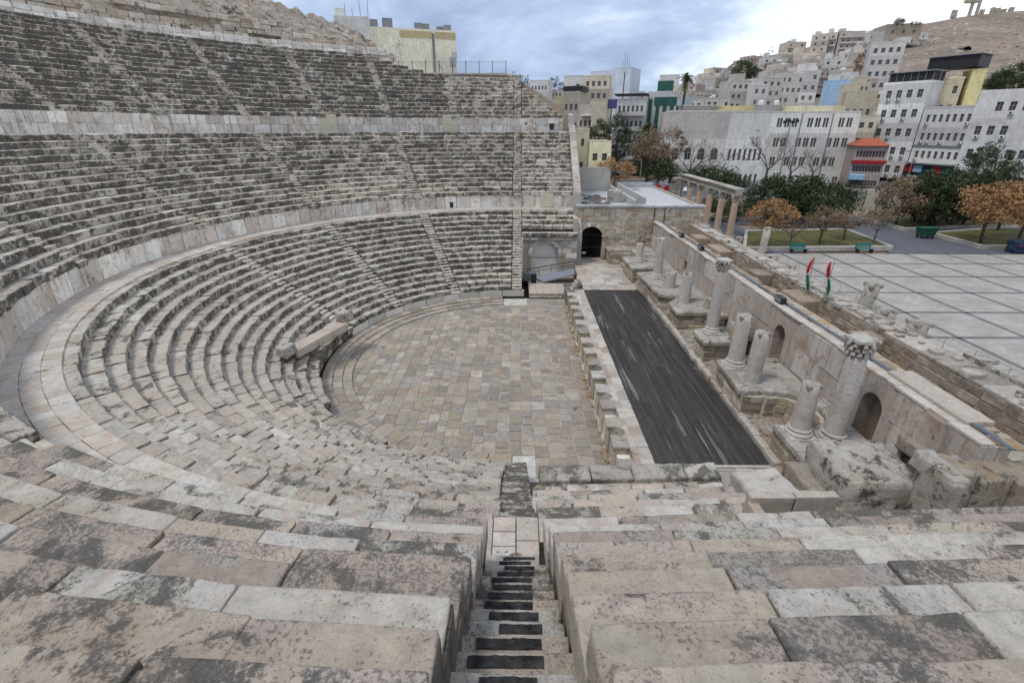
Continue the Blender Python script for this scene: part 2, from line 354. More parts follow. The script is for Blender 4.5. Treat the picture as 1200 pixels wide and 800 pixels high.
# ------------------------------------------------------------------ theatre layout
TIERS=[dict(n=15,R=13.2,dr=.66,z=.95,dz=.405,name='lowest tier',mat='seat'),
       dict(n=15,R=24.6,dr=.60,z=8.4,dz=.433,name='middle tier',mat='seat'),
       dict(n=17,R=34.9,dr=.60,z=16.4,dz=.455,name='top tier',mat='seat_up')]
ANG=[90+i*180/7 for i in range(8)]          # stairway bearings
KT=.043                                      # the near straight seats swing this much towards the stage
def path(R,s):
    """plan point and tangent on the row of radius R; s runs from the far diameter (s=0) along the half circle"""
    L=PI*R
    if s<0: return np.array([-s,R,0]),np.array([-1.,0,0])
    if s<=L:
        a=PI/2+s/R; return np.array([R*math.cos(a),R*math.sin(a),0]),np.array([-math.sin(a),math.cos(a),0])
    d=s-L; return np.array([d,-R+KT*d,0]),np.array([1.,KT,0])/math.hypot(1,KT)
def rowblock(mb,R,s0,s1,zt,dep,ht,tone,ch=.025,jit=.012,fine=0,dr=0,dzz=0,gap=.012,tilt=0):
    sm=(s0+s1)/2; p,tg=path(R+dr,sm); out=np.array([tg[1],-tg[0],0])      # pointing away from the centre
    L=(s1-s0)/2-gap; c=p+out*(dep/2); c[2]=zt-ht/2+dzz
    k=(dep/2)/R if 0<=sm<=PI*R else 0
    V=out*(dep/2)+np.array([0,0,tilt])
    if fine: rough(mb,c,tg*L,V,(0,0,ht/2),cell=.11,rad=.022*fine,amp=.008*fine,tone=tone,seed=rng.uniform(0,99),taper=k)
    else: block(mb,c,tg*L,V,(0,0,ht/2),ch,tone,jit,k)
def split(s0,s1,lo,hi):
    if s1-s0<=lo*1.01: return [(s0,s1)]
    out=[s0]
    while out[-1]<s1-lo: out.append(out[-1]+rng.uniform(lo,hi))
    out=[s0+(x-s0)*(s1-s0)/(out[-1]-s0) for x in out]; return list(zip(out[:-1],out[1:]))

HALF=.5
WORD=['first','second','third','fourth','fifth','sixth','seventh']
def wedge(ti,T,k,s_of,xend=None,rows=None,label='',detail='far',tone_fn=None,ends=None):
    """one wedge of seats: s_of(R)->(s0,s1); detail: 'far' joined, 'mid' single blocks, 'near' worn blocks"""
    rows=rows or range(T['n'])
    i0=rows[0]; Rm=T['R']+T['dr']*(T['n']/2); a,b=s_of(Rm,rows[len(rows)//2]); p,_=path(Rm,(a+b)/2)
    org=(p[0],p[1],T['z']+T['dz']*i0-.5)
    W=thing('seating_wedge',org,label,'seating','wedges of stone seats of the theatre')
    far=MB(); nseat=0
    for i in rows:
        R=T['R']+T['dr']*i; zt=T['z']+T['dz']*i; s0,s1=s_of(R,i)
        if s1-s0<.6: continue
        lo,hi=((1.1,2.1) if k>=5 else (.9,1.7)) if ti!=0 else (.7,1.4)
        for a,b in split(s0,s1,lo,hi):
            pp,_=path(R,(a+b)/2); d=np.linalg.norm(np.array([pp[0],pp[1],zt])-CAM); vis=pp[1]>CAM[1]-2.0
            tone=tone_fn(i,(a+b)/2/R,R) if tone_fn else (rng.uniform(),rng.uniform(),rng.uniform())
            wear=(1.0 if k>=5 else 2.0) if ti!=0 else 2.1
            dz=rng.normal(0,.007*wear); dr=rng.normal(0,.008*wear); til=rng.normal(0,.004*wear)
            dep=T['dr']+.12
            ff=1.0 if d<14 else (2.0 if (ti==0 and d<27) else 0)
            one=(detail!='far') and d<47 and nseat<300
            mb=MB() if one else far
            rowblock(mb,R,a,b,zt,dep,T['dz']+.02,tone,ch=.03 if d<40 else .05,jit=.010*wear,fine=ff if d<24 else 0,dr=dr,dzz=dz,tilt=til,gap=.006 if d<14 else .014)
            if one:
                nseat+=1; mb.obj('seat_stone',M['seat_near'] if d<16 else M[T['mat']],W,at=(pp[0],pp[1],zt),smooth=ff>0 and d<24)
    if far.n: far.obj('seat_stones',M[T['mat']],W,kind='stuff')
    # stepped rubble under the seats, shut at straight ends
    c=MB(); prof=[]
    zb=T['z']-T['dz']+T['dz']*i0
    for i in rows:
        R=T['R']+T['dr']*i; prof+= [(R+.07,i,zb+T['dz']*(i-i0)-.04),(R+.07,i,zb+T['dz']*(i-i0+1)-.05)]
    ml=rows[-1]; prof.append((T['R']+T['dr']*(ml+1),ml,zb+T['dz']*(ml-i0+1)-.05)); prof.append((T['R']+T['dr']*(ml+1),ml,T['z']-1.2))
    prof.insert(0,(T['R']+T['dr']*i0+.30,i0,zb-.04)); prof.insert(0,(T['R']+T['dr']*i0+.30,i0,T['z']-1.2))
    NS=13; vs=[]
    for (R,i,z) in prof:
        s0,s1=s_of(R,i); e=.05 if ends is None else ends
        for q in np.linspace(s0+e,s1-e,NS):
            p,_=path(R,q); vs.append((p[0],p[1],z))
    m=len(prof); fs=[[r*NS+q,r*NS+q+1,(r+1)*NS+q+1,(r+1)*NS+q] for r in range(m-1) for q in range(NS-1)]
    fs+=[[r*NS for r in range(m)],[r*NS+NS-1 for r in range(m-1,-1,-1)]]
    c.add(vs,fs,(.5,.6,.4)); c.obj('rubble_core',M['core'],W)
    return W
def toner(ti,k):
    def f(i,ang,R):
        th=90+math.degrees(ang); r,g,b=rng.uniform(),rng.uniform(),rng.uniform()
        rr_=random.Random(i*31+k*7+ti).random
        if ti==0:
            q0,q1,q2=rr_(),rr_(),rr_(); g=.5*g+.5*q1; b=.45*b+.55*q2
            r=np.clip(rng.normal(.45,.28),0,1); g=g*.6+.25; b*=.8
            if 165<th<235 and i<12: r=np.clip(rng.normal(.5+.3*q0,.10),0,1); g*=.8
            if i<3 and th>168: g=.9; b*=.6
        elif ti==1:
            if k==1 and i<4 and th<139: return (.55+.12*r,.0,.9)
            if k==0 and 105<th and i<3: return (.55+.12*r,.05,.85)
            if k>=5:
                pale,dk,tan={6:(.75,.0,.1),7:(.12,.12,.55),8:(.15,.15,.6),5:(.08,.65,.1),4:(.12,.6,.1),3:(.5,.3,.1),2:(.2,.5,.1),1:(.6,.2,.1),0:(.2,.5,.1)}.get(i,(.25,.3,.2))
                q=rng.uniform(); g=g*.7
                if q<pale: g=.0; b=.8+.2*b; r=rng.choice([0,.8,.12])
                elif q<pale+dk: g=.9+.2*g; r=rng.choice([r,.6])
                elif q<pale+dk+tan: r=.38+.1*r; g=.35*g; b=.5+.4*b
                elif q>.88: r=.6; g*=.5
            else: g=g*.8+.15
        else:
            g=g*.75+.25
            if k<=0 and th<103 or th<97: r=.35; g*=.2; b=.6+.4*b
        return (r,g,b)
    return f
lastw={}
for ti,T in enumerate(TIERS):
    nm=T['name']
    for k in range(7):
        # top tier: rows end early towards the far right
        def s_of(R,i,k=k,ti=ti):
            a0,a1=R_(ANG[k]-90),R_(ANG[k+1]-90)
            h0=.012 if ti==0 and k in(4,5,6) else HALF; h1=.012 if ti==0 and k in(3,4,5) else HALF     # the worn lower curve shows no stairways
            s0,s1=a0*R+h0,a1*R-h1
            if ti==2 and i>=12:
                lim=R_([17,19.5,22,25,28][int(i)-12])*R; s0=max(s0,lim); s1=max(s1,s0)
            return s0,s1
        where=['beside the straight seats','with new orange stones' if ti==1 else 'second from the gateway end','third from the gateway end','at mid curve, opposite the stage','fifth from the gateway end','in the left foreground','directly left of the near stairway'][k]
        look={0:['grey worn seats','dark lichened seats','rounded broken seats','rounded broken seats','pinkish tumbled seats','pinkish tumbled seats','compressed rough grey seats'],
              1:['pale grey seats','dark lichened seats','dark lichened seats','dark lichened seats','dark lichened seats','patchy grey and pink seats','large pale and pink seats'],
              2:['pale tan seats','black stained seats','black stained seats','black stained seats','black stained seats','black stained seats','grey seats']}[ti][k]
        if ti==2 and k>=4: continue            # behind or beside the camera
        det='far' if ti==2 else ('near' if (k>=4) else 'mid')
        wedge(ti,T,k,s_of,rows=(range({5:1,6:2}[k],15) if ti==0 and k in(5,6) else None),label=f'{nm} wedge of {look} {where}',detail=det,tone_fn=toner(ti,k))
    # straight seats past the diameter, far end
    if ti==0:
        wedge(0,T,-1,lambda R,i:(-6.35,-HALF),rows=range(11,15),label='short straight rows of grey seats above the blocked archway',detail='mid',tone_fn=toner(1,9))
        wedge(0,T,7,lambda R,i:(PI*R+HALF,PI*R+6.3),rows=range(10,15),label='lowest tier straight rows right of the dark lower stairway, above the near stage end',detail='near',tone_fn=toner(1,5))
    elif ti==1:
        wedge(1,T,-1,lambda R,i:(-6.35,-HALF),label='middle tier straight rows of pale seats beside the sloping coping by the gateway tower',detail='mid',tone_fn=lambda i,a,R:(rng.uniform(0,.5),rng.uniform(0,.45),.4+.6*rng.uniform()))
        wedge(1,T,7,lambda R,i:(PI*R+HALF+.03,PI*R+10.5),label='middle tier rows of large pale and pink seats right of the striped near stairway',detail='near',tone_fn=toner(1,6))
    else:
        wedge(2,T,-1,lambda R,i:(-max(.7,5.6-.62*i) if i<12 else -.6,-HALF),rows=range(0,12),label='top tier short stepped rows of tan seats at the right end under the fence',detail='far',tone_fn=lambda i,a,R:(.3+.3*rng.uniform(),.1*rng.uniform(),.5+.4*rng.uniform()))

# ------------------------------------------------------------------ stairways
def steps_on(T,th,x_mode=None):
    """two steps to each row, filling the gap between wedges"""
    a=R_(th); out=np.array([math.cos(a),math.sin(a),0]); tg=np.array([-math.sin(a),math.cos(a),0]); L=[]
    for i in range(T['n']):
        for h in (0,1):
            R=T['R']+T['dr']*(i+.5*h)-.02; z=T['z']+T['dz']*(i-.5+.5*h)-.03; L.append((out*R+np.array([0,0,z]),tg,out,T['dr'],T['dz']/2))
    return L
for ti,T in enumerate(TIERS):
    lst=ANG if ti<2 else [90]+[90+(j+.5)*180/7 for j in range(4)]+ANG[1:5]
    for th in lst:
        near=(th==270)
        if ti==0 and th in ANG[4:7]: continue
        if near and ti==1: continue
        L=steps_on(T,th)
        if ti==2 and th>90 and th not in ANG:  # a channel of steps lying on the seats
            L=[(p+np.array([0,0,.12])+o*(-.12),t_,o,d_,h_) for p,t_,o,d_,h_ in L]
        if ti==2 and th<108: L=L[:24]
        nth=ANG.index(th) if th in ANG else None
        lab=(f'{T["name"]} stone stairway, '+(['rightmost, beside the straight seats','second from the gateway end','third from the gateway end','fourth from the gateway end','fifth from the gateway end','sixth from the gateway end','seventh, in the left foreground','dark with lichen below the drain landing'][nth])) if nth is not None else f'narrow top tier stairway halfway between two main stairways, {WORD[int((th-90)//(180/7))]} from right'
        S=thing('stone_stairway',L[0][0],lab,'stairway','stairways between the seating wedges')
        mb=MB()
        for p,tg,o,dep,h in L:
            q=MB() if near else mb
            block(q,p+o*(dep/2)+np.array([0,0,-h/2-.06]),tg*(HALF-.03),o*(dep/2),(0,0,h/2+.06),.02,(rng.uniform(),1.7 if near else rng.uniform()*.45,.3+.7*rng.uniform()),.008)
            if near: q.obj('step',M['seat'],S,at=p)
        if not near: mb.obj('steps',M['seat'],S,kind='stuff')
# near stairway with black anti-slip strips
T=TIERS[1]
S=thing('stone_stairway',(0,-24.5,6.7),'steep near stairway with black strips on each step, cut between two seat blocks','stairway','stairways between the seating wedges')
SW=.57
for k in range(24):
    y=-24.15-.37*k; z=6.7+.296*(k+1); zs=T['z']+T['dz']*((-y-24.6)/.6)-.1
    z=min(z,zs+.0) if k>14 else z
    mb=MB(); tn=(rng.choice([.05,.25,.45,.9]),.15+.35*rng.uniform()+(.5 if 2<k<7 else 0),.5+.5*rng.uniform())
    mb2=mb
    rough(mb,(rng.normal(0,.01),y-.235,z-.2),(SW+rng.normal(0,.008),0,0),(0,.235,0),(0,0,.2),cell=.12,rad=.022,amp=.012,tone=tn,seed=k*3.1)
    st=mb.obj('step',M['seat_near'],S,at=(0,y,z),smooth=True)
    q=MB(); hw=rng.uniform(.24,.36); cx=rng.normal(-.02,.05)
    if k<7: hw=rng.uniform(.26,.36)
    vs=[];n=14
    for j in range(n+1):
        x=cx-hw+2*hw*j/n; vs+=[(x,y-.045+rng.normal(0,.004),z+.012),(x,y-.045-.105+rng.normal(0,.009),z+.012),(x,y-.045+.002,z+.002),(x,y-.16,z+.002)]
    fs=[]
    for j in range(n): a=4*j; fs+=[[a,a+1,a+5,a+4],[a+2,a,a+4,a+6],[a+1,a+3,a+7,a+5]]
    q.add(vs,[f[::-1] for f in fs]); q.obj('anti_slip_strip',M['black'],st,at=(0,y,z))
# cheek walls of the near stairway: stacked slabs below the seat ends
for sx in(-1,1):
    W=thing('stair_side_wall',(sx*.62,-24.5,6.7),'pale slab side wall on the '+('left' if sx<0 else 'right')+' of the striped near stairway','wall')
    for i in range(14):
        y0=-24.56-.6*i; ztop=8.4+.433*i-.433-.01 if i else 8.4-.45; zbot=max(6.5,6.6+.8*(-y0-24.6)-.3)
        mb=MB(); xs=sx*(SW+.075)
        yy=y0-.3+(KT*0)
        block(mb,(xs,yy,(ztop+zbot)/2),(.05+.0,0,0),(0,.297,0),(0,0,(ztop-zbot)/2),.02,(rng.choice([0,.9,.3]),.1+.2*rng.uniform(),rng.uniform()),.006)
        mb.obj('side_slab',M['pod'],W,at=(xs,yy,zbot))

wd_=MB()
for k in range(260):
    if k<150: R=TIERS[1]['R']+.6*int(rng.integers(0,9)); th=R_(rng.uniform(205,268)); z=8.4+.433*((R-24.6)/.6)-.42; p=np.array([(R-.02)*math.cos(th),(R-.02)*math.sin(th),z])
    else: R=TIERS[0]['R']+.66*int(rng.integers(2,14)); th=R_(rng.uniform(150,268)); z=.95+.405*((R-13.2)/.66)-.40; p=np.array([(R-.03)*math.cos(th),(R-.03)*math.sin(th),z])
    s_=rng.uniform(.03,.09)
    for b_ in range(int(rng.integers(5,12))):
        a=rng.uniform(0,2*PI); d=np.array([math.cos(a)*rng.uniform(.2,.9),math.sin(a)*rng.uniform(.2,.9),1.]); sd_=np.array([-math.sin(a),math.cos(a),0])*.008; tn_=rng.uniform(0,1); wd_.add([p-sd_,p+sd_,p+d*s_*rng.uniform(.6,1.4)],[[0,1,2]],(tn_,tn_,tn_))
wo=wd_.obj('weeds',M['lf_palm']); wo['kind']='stuff'
# ------------------------------------------------------------------ walkways and podium walls
def ringwall(name,label,R,z0,z1,s0f,s1f,lo,hi,courses,mat,thick=.3,lean=0,skip=None,kindcap=None,cat='wall'):
    p,_=path(R,(s0f+s1f)/2); W=thing(name,(p[0],p[1],z0),label,cat)
    n=0; rest=MB(); hs=np.linspace(z0,z1,courses+1)
    for c in range(courses):
        for a,b in split(s0f,s1f,lo,hi):
            if skip and skip((a+b)/2,c): continue
            mb=MB() if n<300 else rest
            rowblock(mb,R,a,b,hs[c+1]-.004,thick,hs[c+1]-hs[c]-.008,(rng.uniform(),rng.uniform()*.7,rng.uniform()),ch=.015,jit=.006,dr=rng.normal(0,.008),gap=.012)
            if n<300:
                pp,_=path(R,(a+b)/2); mb.obj('facing_slab',mat,W,at=(pp[0],pp[1],hs[c]))
            n+=1
    # backing so that no light shows through the joints
    mb=MB(); vs=[]; N=60; 
    for q in np.linspace(s0f,s1f,N):
        pp,tg=path(R+.06,q); vs+=[(pp[0],pp[1],z0),(pp[0],pp[1],z1-.03)]
    mb.add(vs,[[2*i,2*i+1,2*i+3,2*i+2] for i in range(N-1)],(.3,.5,.3)); mb.obj('rubble_backing',M['core'],W)
    return W
def near_gap(R): return lambda s,c: abs(s-PI*R)<.62
R2=24.66
ringwall('podium_wall','tall pale slab wall below the middle seats, running round behind the lower walkway',R2,6.6,8.4-.45+.02,-6.3,PI*R2-.62,1.1,1.9,1,M['pod'])
ringwall('podium_wall','short slab wall below the middle seats, right of the drain landing',R2,6.6,8.4-.45+.02,PI*R2+.62,PI*R2+10.5,1.1,1.8,1,M['pod'])
R3=34.85
ringwall('podium_wall','upper two course white wall between the middle and top seats',R3,14.4,16.0,-5.7,PI*R3*.62,1.0,2.0,2,M['pod'])
R1=13.16
ringwall('podium_wall','low wall of white upright slabs at the far edge of the orchestra',R1,-.05,.95-.42,-.7,R_(76)*R1,1.5,2.3,1,M['white'])
ringwall('podium_wall','broken low wall of grey slabs at the left edge of the orchestra',R1+.2,-.05,.5,R_(75.5)*R1,R_(128)*R1,1.2,2.0,1,M['seat'])
fs_=thing('fallen_slab',(-11.2,4.2,2.2),'long pinkish slab ledge lying across the broken lower rows left of the orchestra','stone slab')
p0=at_z(338,404,2.5);p1=at_z(400,372,2.5);d=(p1-p0);L=np.linalg.norm(d);d/=L;o=np.array([-d[1],d[0],0])
for q0,q1 in split(0,L,1.2,2.2):
    mb=MB(); c=p0+d*(q0+q1)/2; rough(mb,c+np.array([0,0,-.62]),d*((q1-q0)/2-.01),o*.5,(0,0,.28),cell=.2,rad=.05,amp=.03,tone=(.55,.0,.8),seed=q0); mb.obj('slab_piece',M['walk'],fs_,at=c,smooth=True)
for q0,dz in((-.5,-.1),(L+.4,.0)):
    mb=MB(); c=p0+d*q0+o*rng.uniform(-.3,.7)+np.array([0,0,dz]); rough(mb,c,d*.5,o*.4,(0,0,.35),cell=.15,rad=.1,amp=.08,tone=(.2,.6,.6),seed=q0); mb.obj('broken_stone',M['ledge'],fs_,at=c,smooth=True)
# cornices stand a little proud of the walls: the first seat row already does; doors in the walls
def wall_door(R,th,z0,z1,wd,label):
    a=R_(th); p=np.array([(R-.03)*math.cos(a),(R-.03)*math.sin(a),0]); tg=np.array([-math.sin(a),math.cos(a),0]); o=np.array([math.cos(a),math.sin(a),0])
    D=thing('wall_door',(p[0],p[1],z0),label,'door'); n=6
    for j in range(n):
        h=(z1-z0)/n; mb=MB(); block(mb,p+np.array([0,0,z0+h*(j+.5)])+o*.03,tg*wd/2,o*.045,(0,0,h/2-.012),.012); mb.obj('board',M['cream'],D,at=(p[0],p[1],z0+h*j))
    mb=MB(); block(mb,p+np.array([0,0,(z0+z1)/2])+o*.06,tg*(wd/2+.06),o*.03,(0,0,(z1-z0)/2+.05),.01); mb.obj('door_frame',M['brown'],D)
def bearing(u,v,z): p=at_z(u,v,z); return p
wall_door(R3,127.5,14.45,16.25,1.9,'cream boarded door in the upper white wall, left one')
wall_door(R3,103.8,14.45,16.35,1.9,'cream boarded door in the upper white wall, right one under the fence end')
pd=thing('wall_door',(3.3,R2-.05,6.75),'cream boarded door in the slab wall above the blocked archway','door')
for j in range(6):
    mb=MB(); lohi(mb,(2.6,R2-.12,6.75+.25*j),(4.05,R2+.02,6.75+.25*j+.235)); mb.obj('board',M['cream'],pd,at=(3.3,R2,6.75+.25*j))
def dark_opening(x,y,z,w,h,label):
    D=thing('wall_opening',(x,y,z),label,'opening'); mb=MB()
    lohi(mb,(x-w/2,y-.05,z),(x+w/2,y+.1,z+h),ch=.005); mb.obj('dark_panel',M['iron'],D)  # flat near-black panel on the wall face stands for the opening's dark inside
    mb=MB(); lohi(mb,(x-w/2-.12,y-.10,z+h),(x+w/2+.12,y+.1,z+h+.14)); mb.obj('lintel',M['pod'],D)
dark_opening(4.3,R3-.03,14.75,.55,.62,'small black square opening at the right end of the upper white wall')
a=R_(108); dark_opening(-7.35,23.53,6.8,.5,.55,'small black opening low in the slab wall of the middle seats')

# lower walkway slabs between the lowest and middle tiers
wk=empty('walkway',(0,-23.7,6.5)); wk['_w']=[0,-23.7,6.5]; wk['kind']='structure'
cnt=0; rest=MB()
for c,(ra,rb) in enumerate([(22.9,23.5),(23.5,24.08),(24.08,24.66)]):
    for a,b in split(-6.3,PI*ra+6.0,.5,1.1):
        if abs((a+b)/2-PI*ra)<.95: continue
        p,tg=path((ra+rb)/2,(a+b)/2*((ra+rb)/2)/ra if (a+b)/2<PI*ra else (a+b)/2-PI*ra+PI*(ra+rb)/2); d=np.linalg.norm(p+np.array([0,0,6.7])-CAM)
        one=cnt<290 and d<27
        mb=MB() if one else rest; o=np.array([tg[1],-tg[0],0]); k=(b-a)/2*((ra+rb)/2)/ra
        block(mb,p+np.array([0,0,6.7-.12+rng.normal(0,.006)]),tg*(k-.008),o*((rb-ra)/2-.006),(0,0,.12),.012,(rng.uniform(),rng.uniform()*.3,.45+.55*rng.uniform()),.006)
        if one: mb.obj('paving_slab',M['walk'],wk,at=(p[0],p[1],6.6)); cnt+=1
rest.obj('paving_slabs',M['walk'],wk,kind='stuff')
mb=MB(); vs=[]
for q in np.linspace(0,1,90):
    for R in(22.85,24.75):
        p,_=path(R,-6.3+q*(PI*R+6.3+6.0)); vs.append((p[0],p[1],6.55))
mb.add(vs,[[2*i,2*i+1,2*i+3,2*i+2] for i in range(89)]); mb.obj('bedding',M['core'],wk)
# drain landing at the foot of the near stairway
ld=thing('drain_landing',(0,-23.7,6.6),'white slab landing with a round slotted drain at the foot of the striped stairway','landing')
for (x0,x1,y0,y1) in [(-.5,.0,-23.25,-22.82),(-.5,.0,-23.66,-23.26),(.01,.5,-23.5,-22.82),(-.5,.0,-24.2,-23.67),(.01,.5,-24.2,-23.51)]:
    mb=MB(); lohi(mb,(x0+.006,y0+.006,6.5),(x1-.006,y1-.006,6.722),ch=.008,tone=(rng.uniform(),.35,.75)); mb.obj('landing_slab',M['walk'],ld,at=((x0+x1)/2,(y0+y1)/2,6.6))
for sx in(-1,1):
    mb=MB(); lohi(mb,(sx*.75-.24,-24.2,6.5),(sx*.75+.24,-22.85,6.70),ch=.01,tone=(.2,.5,.5)); mb.obj('landing_slab',M['walk'],ld,at=(sx*.75,-23.5,6.6))
dr=MB(); cx,cy=.0,-24.0; n=30
ringp=[(cx+.16*math.cos(2*PI*i/n),cy+.16*math.sin(2*PI*i/n)) for i in range(n)]
prism(dr,ringp,6.70,6.735); dro=dr.obj('drain_cover',M['drain'],ld,at=(cx,cy,6.72))
for j in range(6):
    a=j*PI/3+.25; q=MB(); block(q,(cx+.085*math.cos(a),cy+.085*math.sin(a),6.735),(.045*math.cos(a),.045*math.sin(a),0),(-.016*math.sin(a),.016*math.cos(a),0),(0,0,.004),.003); q.obj('drain_slot',M['black'],dro,at=(cx,cy,6.735))
for x in(-.37,-.2):
    q=MB(); box(q,(x,-23.82,6.724),.03,.012,.004); q.obj('bolt_plate',M['black'],ld,at=(x,-23.82,6.724))

# ------------------------------------------------------------------ orchestra
fl=empty('orchestra_floor',(0,0,-.4)); fl['_w']=[0,0,-.4]; fl['kind']='structure'
mb=MB(); N=48; pts=[(13.3*math.cos(a),13.3*math.sin(a)) for a in np.linspace(PI/2,3*PI/2,N)]+[(4.75,-13.3),(4.75,13.3)]
prism(mb,pts,-.9,-.335); mb.obj('mortar_bed',M['joint'],fl)
for c,(ra,rb,zt) in enumerate([(12.55,13.2,0.0),(11.95,12.55,-.10),(11.35,11.95,-.19)]):
    for a,b in split(R_(6)*ra,PI*ra-.2,.7,1.25):
        mb=MB(); rowblock(mb,ra,a,b,zt,rb-ra-.01,.30,(rng.uniform(),rng.uniform()*.4+(.25 if c==0 and b>R_(110)*ra else 0),rng.uniform()),ch=.018,jit=.006,dzz=rng.normal(0,.004),gap=.008)
        pp,_=path(ra,(a+b)/2); mb.obj('ring_slab',M['orch'],fl,at=(pp[0],pp[1],zt))
for c,(ra,rb,zt) in enumerate([(13.2,13.9,.02),(13.9,14.75,.05)]):
    for a,b in split(R_(128 if c==0 else 142)*ra,PI*ra+.2,.7,1.3):
        mb=MB(); rowblock(mb,ra,a,b,zt,rb-ra,.30,(rng.uniform(),.4+.6*rng.uniform(),rng.uniform()),ch=.02,jit=.015,dzz=rng.normal(0,.02),gap=.01)
        pp,_=path(ra,(a+b)/2); mb.obj('ring_slab',M['seat_near'],fl,at=(pp[0],pp[1],zt))
rest=MB(); slabs=[]
x=-11.3
while x<4.55:
    wd=min(rng.uniform(.48,.9),4.56-x)
    if 4.56-x-wd<.3: wd=4.56-x
    y=-13.1
    while y<13.1:
        ln=rng.uniform(.45,1.05); y2=min(y+ln,13.1); xc,yc=x+wd/2,(y+y2)/2
        r=math.hypot(min(xc,0),yc) if xc<0 else abs(yc)
        lim=11.35 if xc<1.0 else 13.0
        far=max(math.hypot(min(xx,0),yy) if xx<0 else abs(yy) for xx in(x,x+wd) for yy in(y,y2))
        near=min(math.hypot(min(xx,0),yy) if xx<0 else abs(yy) for xx in(x,x+wd) for yy in(y,y2))
        if near<lim: slabs.append((x,x+wd,y,y2,far>lim))
        y=y2
    x+=wd
slabs.sort(key=lambda s:s[2])
cnt=0
def clipR(x0,x1,y0,y1,R):
    """slab corner polygon cut by the circle of the rings (x<0 side only)"""
    poly=[(x0,y0),(x1,y0),(x1,y1),(x0,y1)]; out=[]
    ins=lambda p: (math.hypot(p[0],p[1])<=R) if p[0]<0 else abs(p[1])<=R
    for i in range(4):
        a,b=poly[i],poly[(i+1)%4]; ia,ib=ins(a),ins(b)
        if ia: out.append(a)
        if ia!=ib:
            lo,hi=(a,b) if ia else (b,a)
            for _ in range(18):
                m=((lo[0]+hi[0])/2,(lo[1]+hi[1])/2)
                if ins(m): lo=m
                else: hi=m
            out.append(lo)
    return out
for (x0,x1,y0,y1,cut) in slabs:
    one=cnt<300; mb=MB() if one else rest; tone=(rng.uniform(),rng.uniform()*.45,rng.uniform()); zt=-.295+rng.normal(0,.004); g=rng.uniform(.010,.024)
    if cut:
        pl=clipR(x0+g,x1-g,y0+g,y1-g,11.33 if x1<1.3 else 13.05)
        if len(pl)<3: continue
        prism(mb,pl,-.42,zt,tone)
    else: lohi(mb,(x0+g,y0+g,-.42),(x1-g,y1-g,zt),ch=.01,tone=tone,jit=.008)
    if one: mb.obj('paving_slab',M['orch'],fl,at=((x0+x1)/2,(y0+y1)/2,zt)); cnt+=1
if rest.n: rest.obj('paving_slabs',M['orch'],fl,kind='stuff')

# ------------------------------------------------------------------ stage front (pulpitum) with niches
pw=thing('proscenium_wall',(5,-1,-.3),'low stage front of alternating round and square niches between the paving and the dark deck','wall')
XF,XB,ZT=4.62,6.16,1.25; nb=15; y0,y1=-14.4,11.2; bl=(y1-y0)/nb
for j in range(nb):
    a=y0+bl*j; pier=.78; 
    tn=lambda:(rng.uniform(),rng.uniform()*.6,rng.uniform())
    mb=MB(); lohi(mb,(XF,a,-.5),(XF+.68,a+pier,ZT-.11),ch=.02,tone=tn(),jit=.012); po=mb.obj('pier',M['ashlar'],pw,at=(XF+.3,a+pier/2,0))
    mb=MB(); rough(mb,(XF+.3,a+pier/2,ZT-.05),(.40,0,0),(0,pier/2+.05,0),(0,0,.075),cell=.14,rad=.03,amp=.012,tone=tn(),seed=j*1.7); mb.obj('pier_cap',M['ledge'],pw,at=(XF+.3,a+pier/2,ZT-.1),smooth=True)
    n0,n1=a+pier+.0,a+bl; nm=(n0+n1)/2; hw=(n1-n0)/2
    # niche back
    mb=MB()
    if j%2==0: pl=[(XF+.68,n0-.05),(XB-.4,n0-.05),(XB-.4,n1+.05),(XF+.68,n1+.05)]
    else:
        arc=[(XF+.12+(hw+.12)*math.cos(q),nm+hw*math.sin(q)) for q in np.linspace(PI/2,-PI/2,11)]
        pl=[(XF+.10,n0-.02)]+[(XF+.10,n0-.02)]
        pl=arc[::-1]; pl=pl+[(XF+.12,n1+.04),(XB-.4,n1+.04),(XB-.4,n0-.04),(XF+.12,n0-.04)]; pl=pl[::-1]
    prism(mb,pl,-.5,ZT-.002,tn()); mb.obj('niche_back',M['walk'],pw,at=(XF+.9,nm,0))
    mb=MB(); lohi(mb,(XF+.10,n0+.012,-.5),(XF+.9,n1-.012,ZT-.48 if j%2 else ZT-.42),ch=.01,tone=(.1,.05,.6)); mb.obj('niche_floor',M['plaster'] if j%2==0 else M['walk'],pw,at=(XF+.5,nm,0))
    for q in range(2):
        mb=MB(); w2=bl/2; lohi(mb,(XB-.52+rng.uniform(-.1,.02),a+w2*q+.01,ZT-.2),(XB-.002,a+w2*(q+1)-.01,ZT+.012+rng.normal(0,.006)),ch=.015,tone=(rng.choice([0,.3,.9]),rng.uniform()*.5,rng.uniform()),jit=.008)
        mb.obj('edge_slab',M['walk'],pw,at=(XB-.3,a+w2*(q+.5),ZT-.1))
    mb=MB(); lohi(mb,(XF+.30,a+.02,ZT-.1),(XB-.5,a+pier-.02,ZT+.004),ch=.015,tone=tn(),jit=.008); mb.obj('top_slab',M['walk'],pw,at=(XF+.9,a+pier/2,ZT))
mb=MB()
for j in range(60):
    y=rng.uniform(y0,y1); rough(mb,(XF-.13+rng.uniform(-.08,.06),y,-.27),(rng.uniform(.05,.15),0,0),(0,rng.uniform(.06,.25),0),(0,0,rng.uniform(.03,.1)),cell=.1,rad=.04,amp=.03,tone=(rng.uniform(),.3,.4),seed=j)
mb.obj('fallen_rubble',M['dry'],pw,kind='stuff',smooth=True)
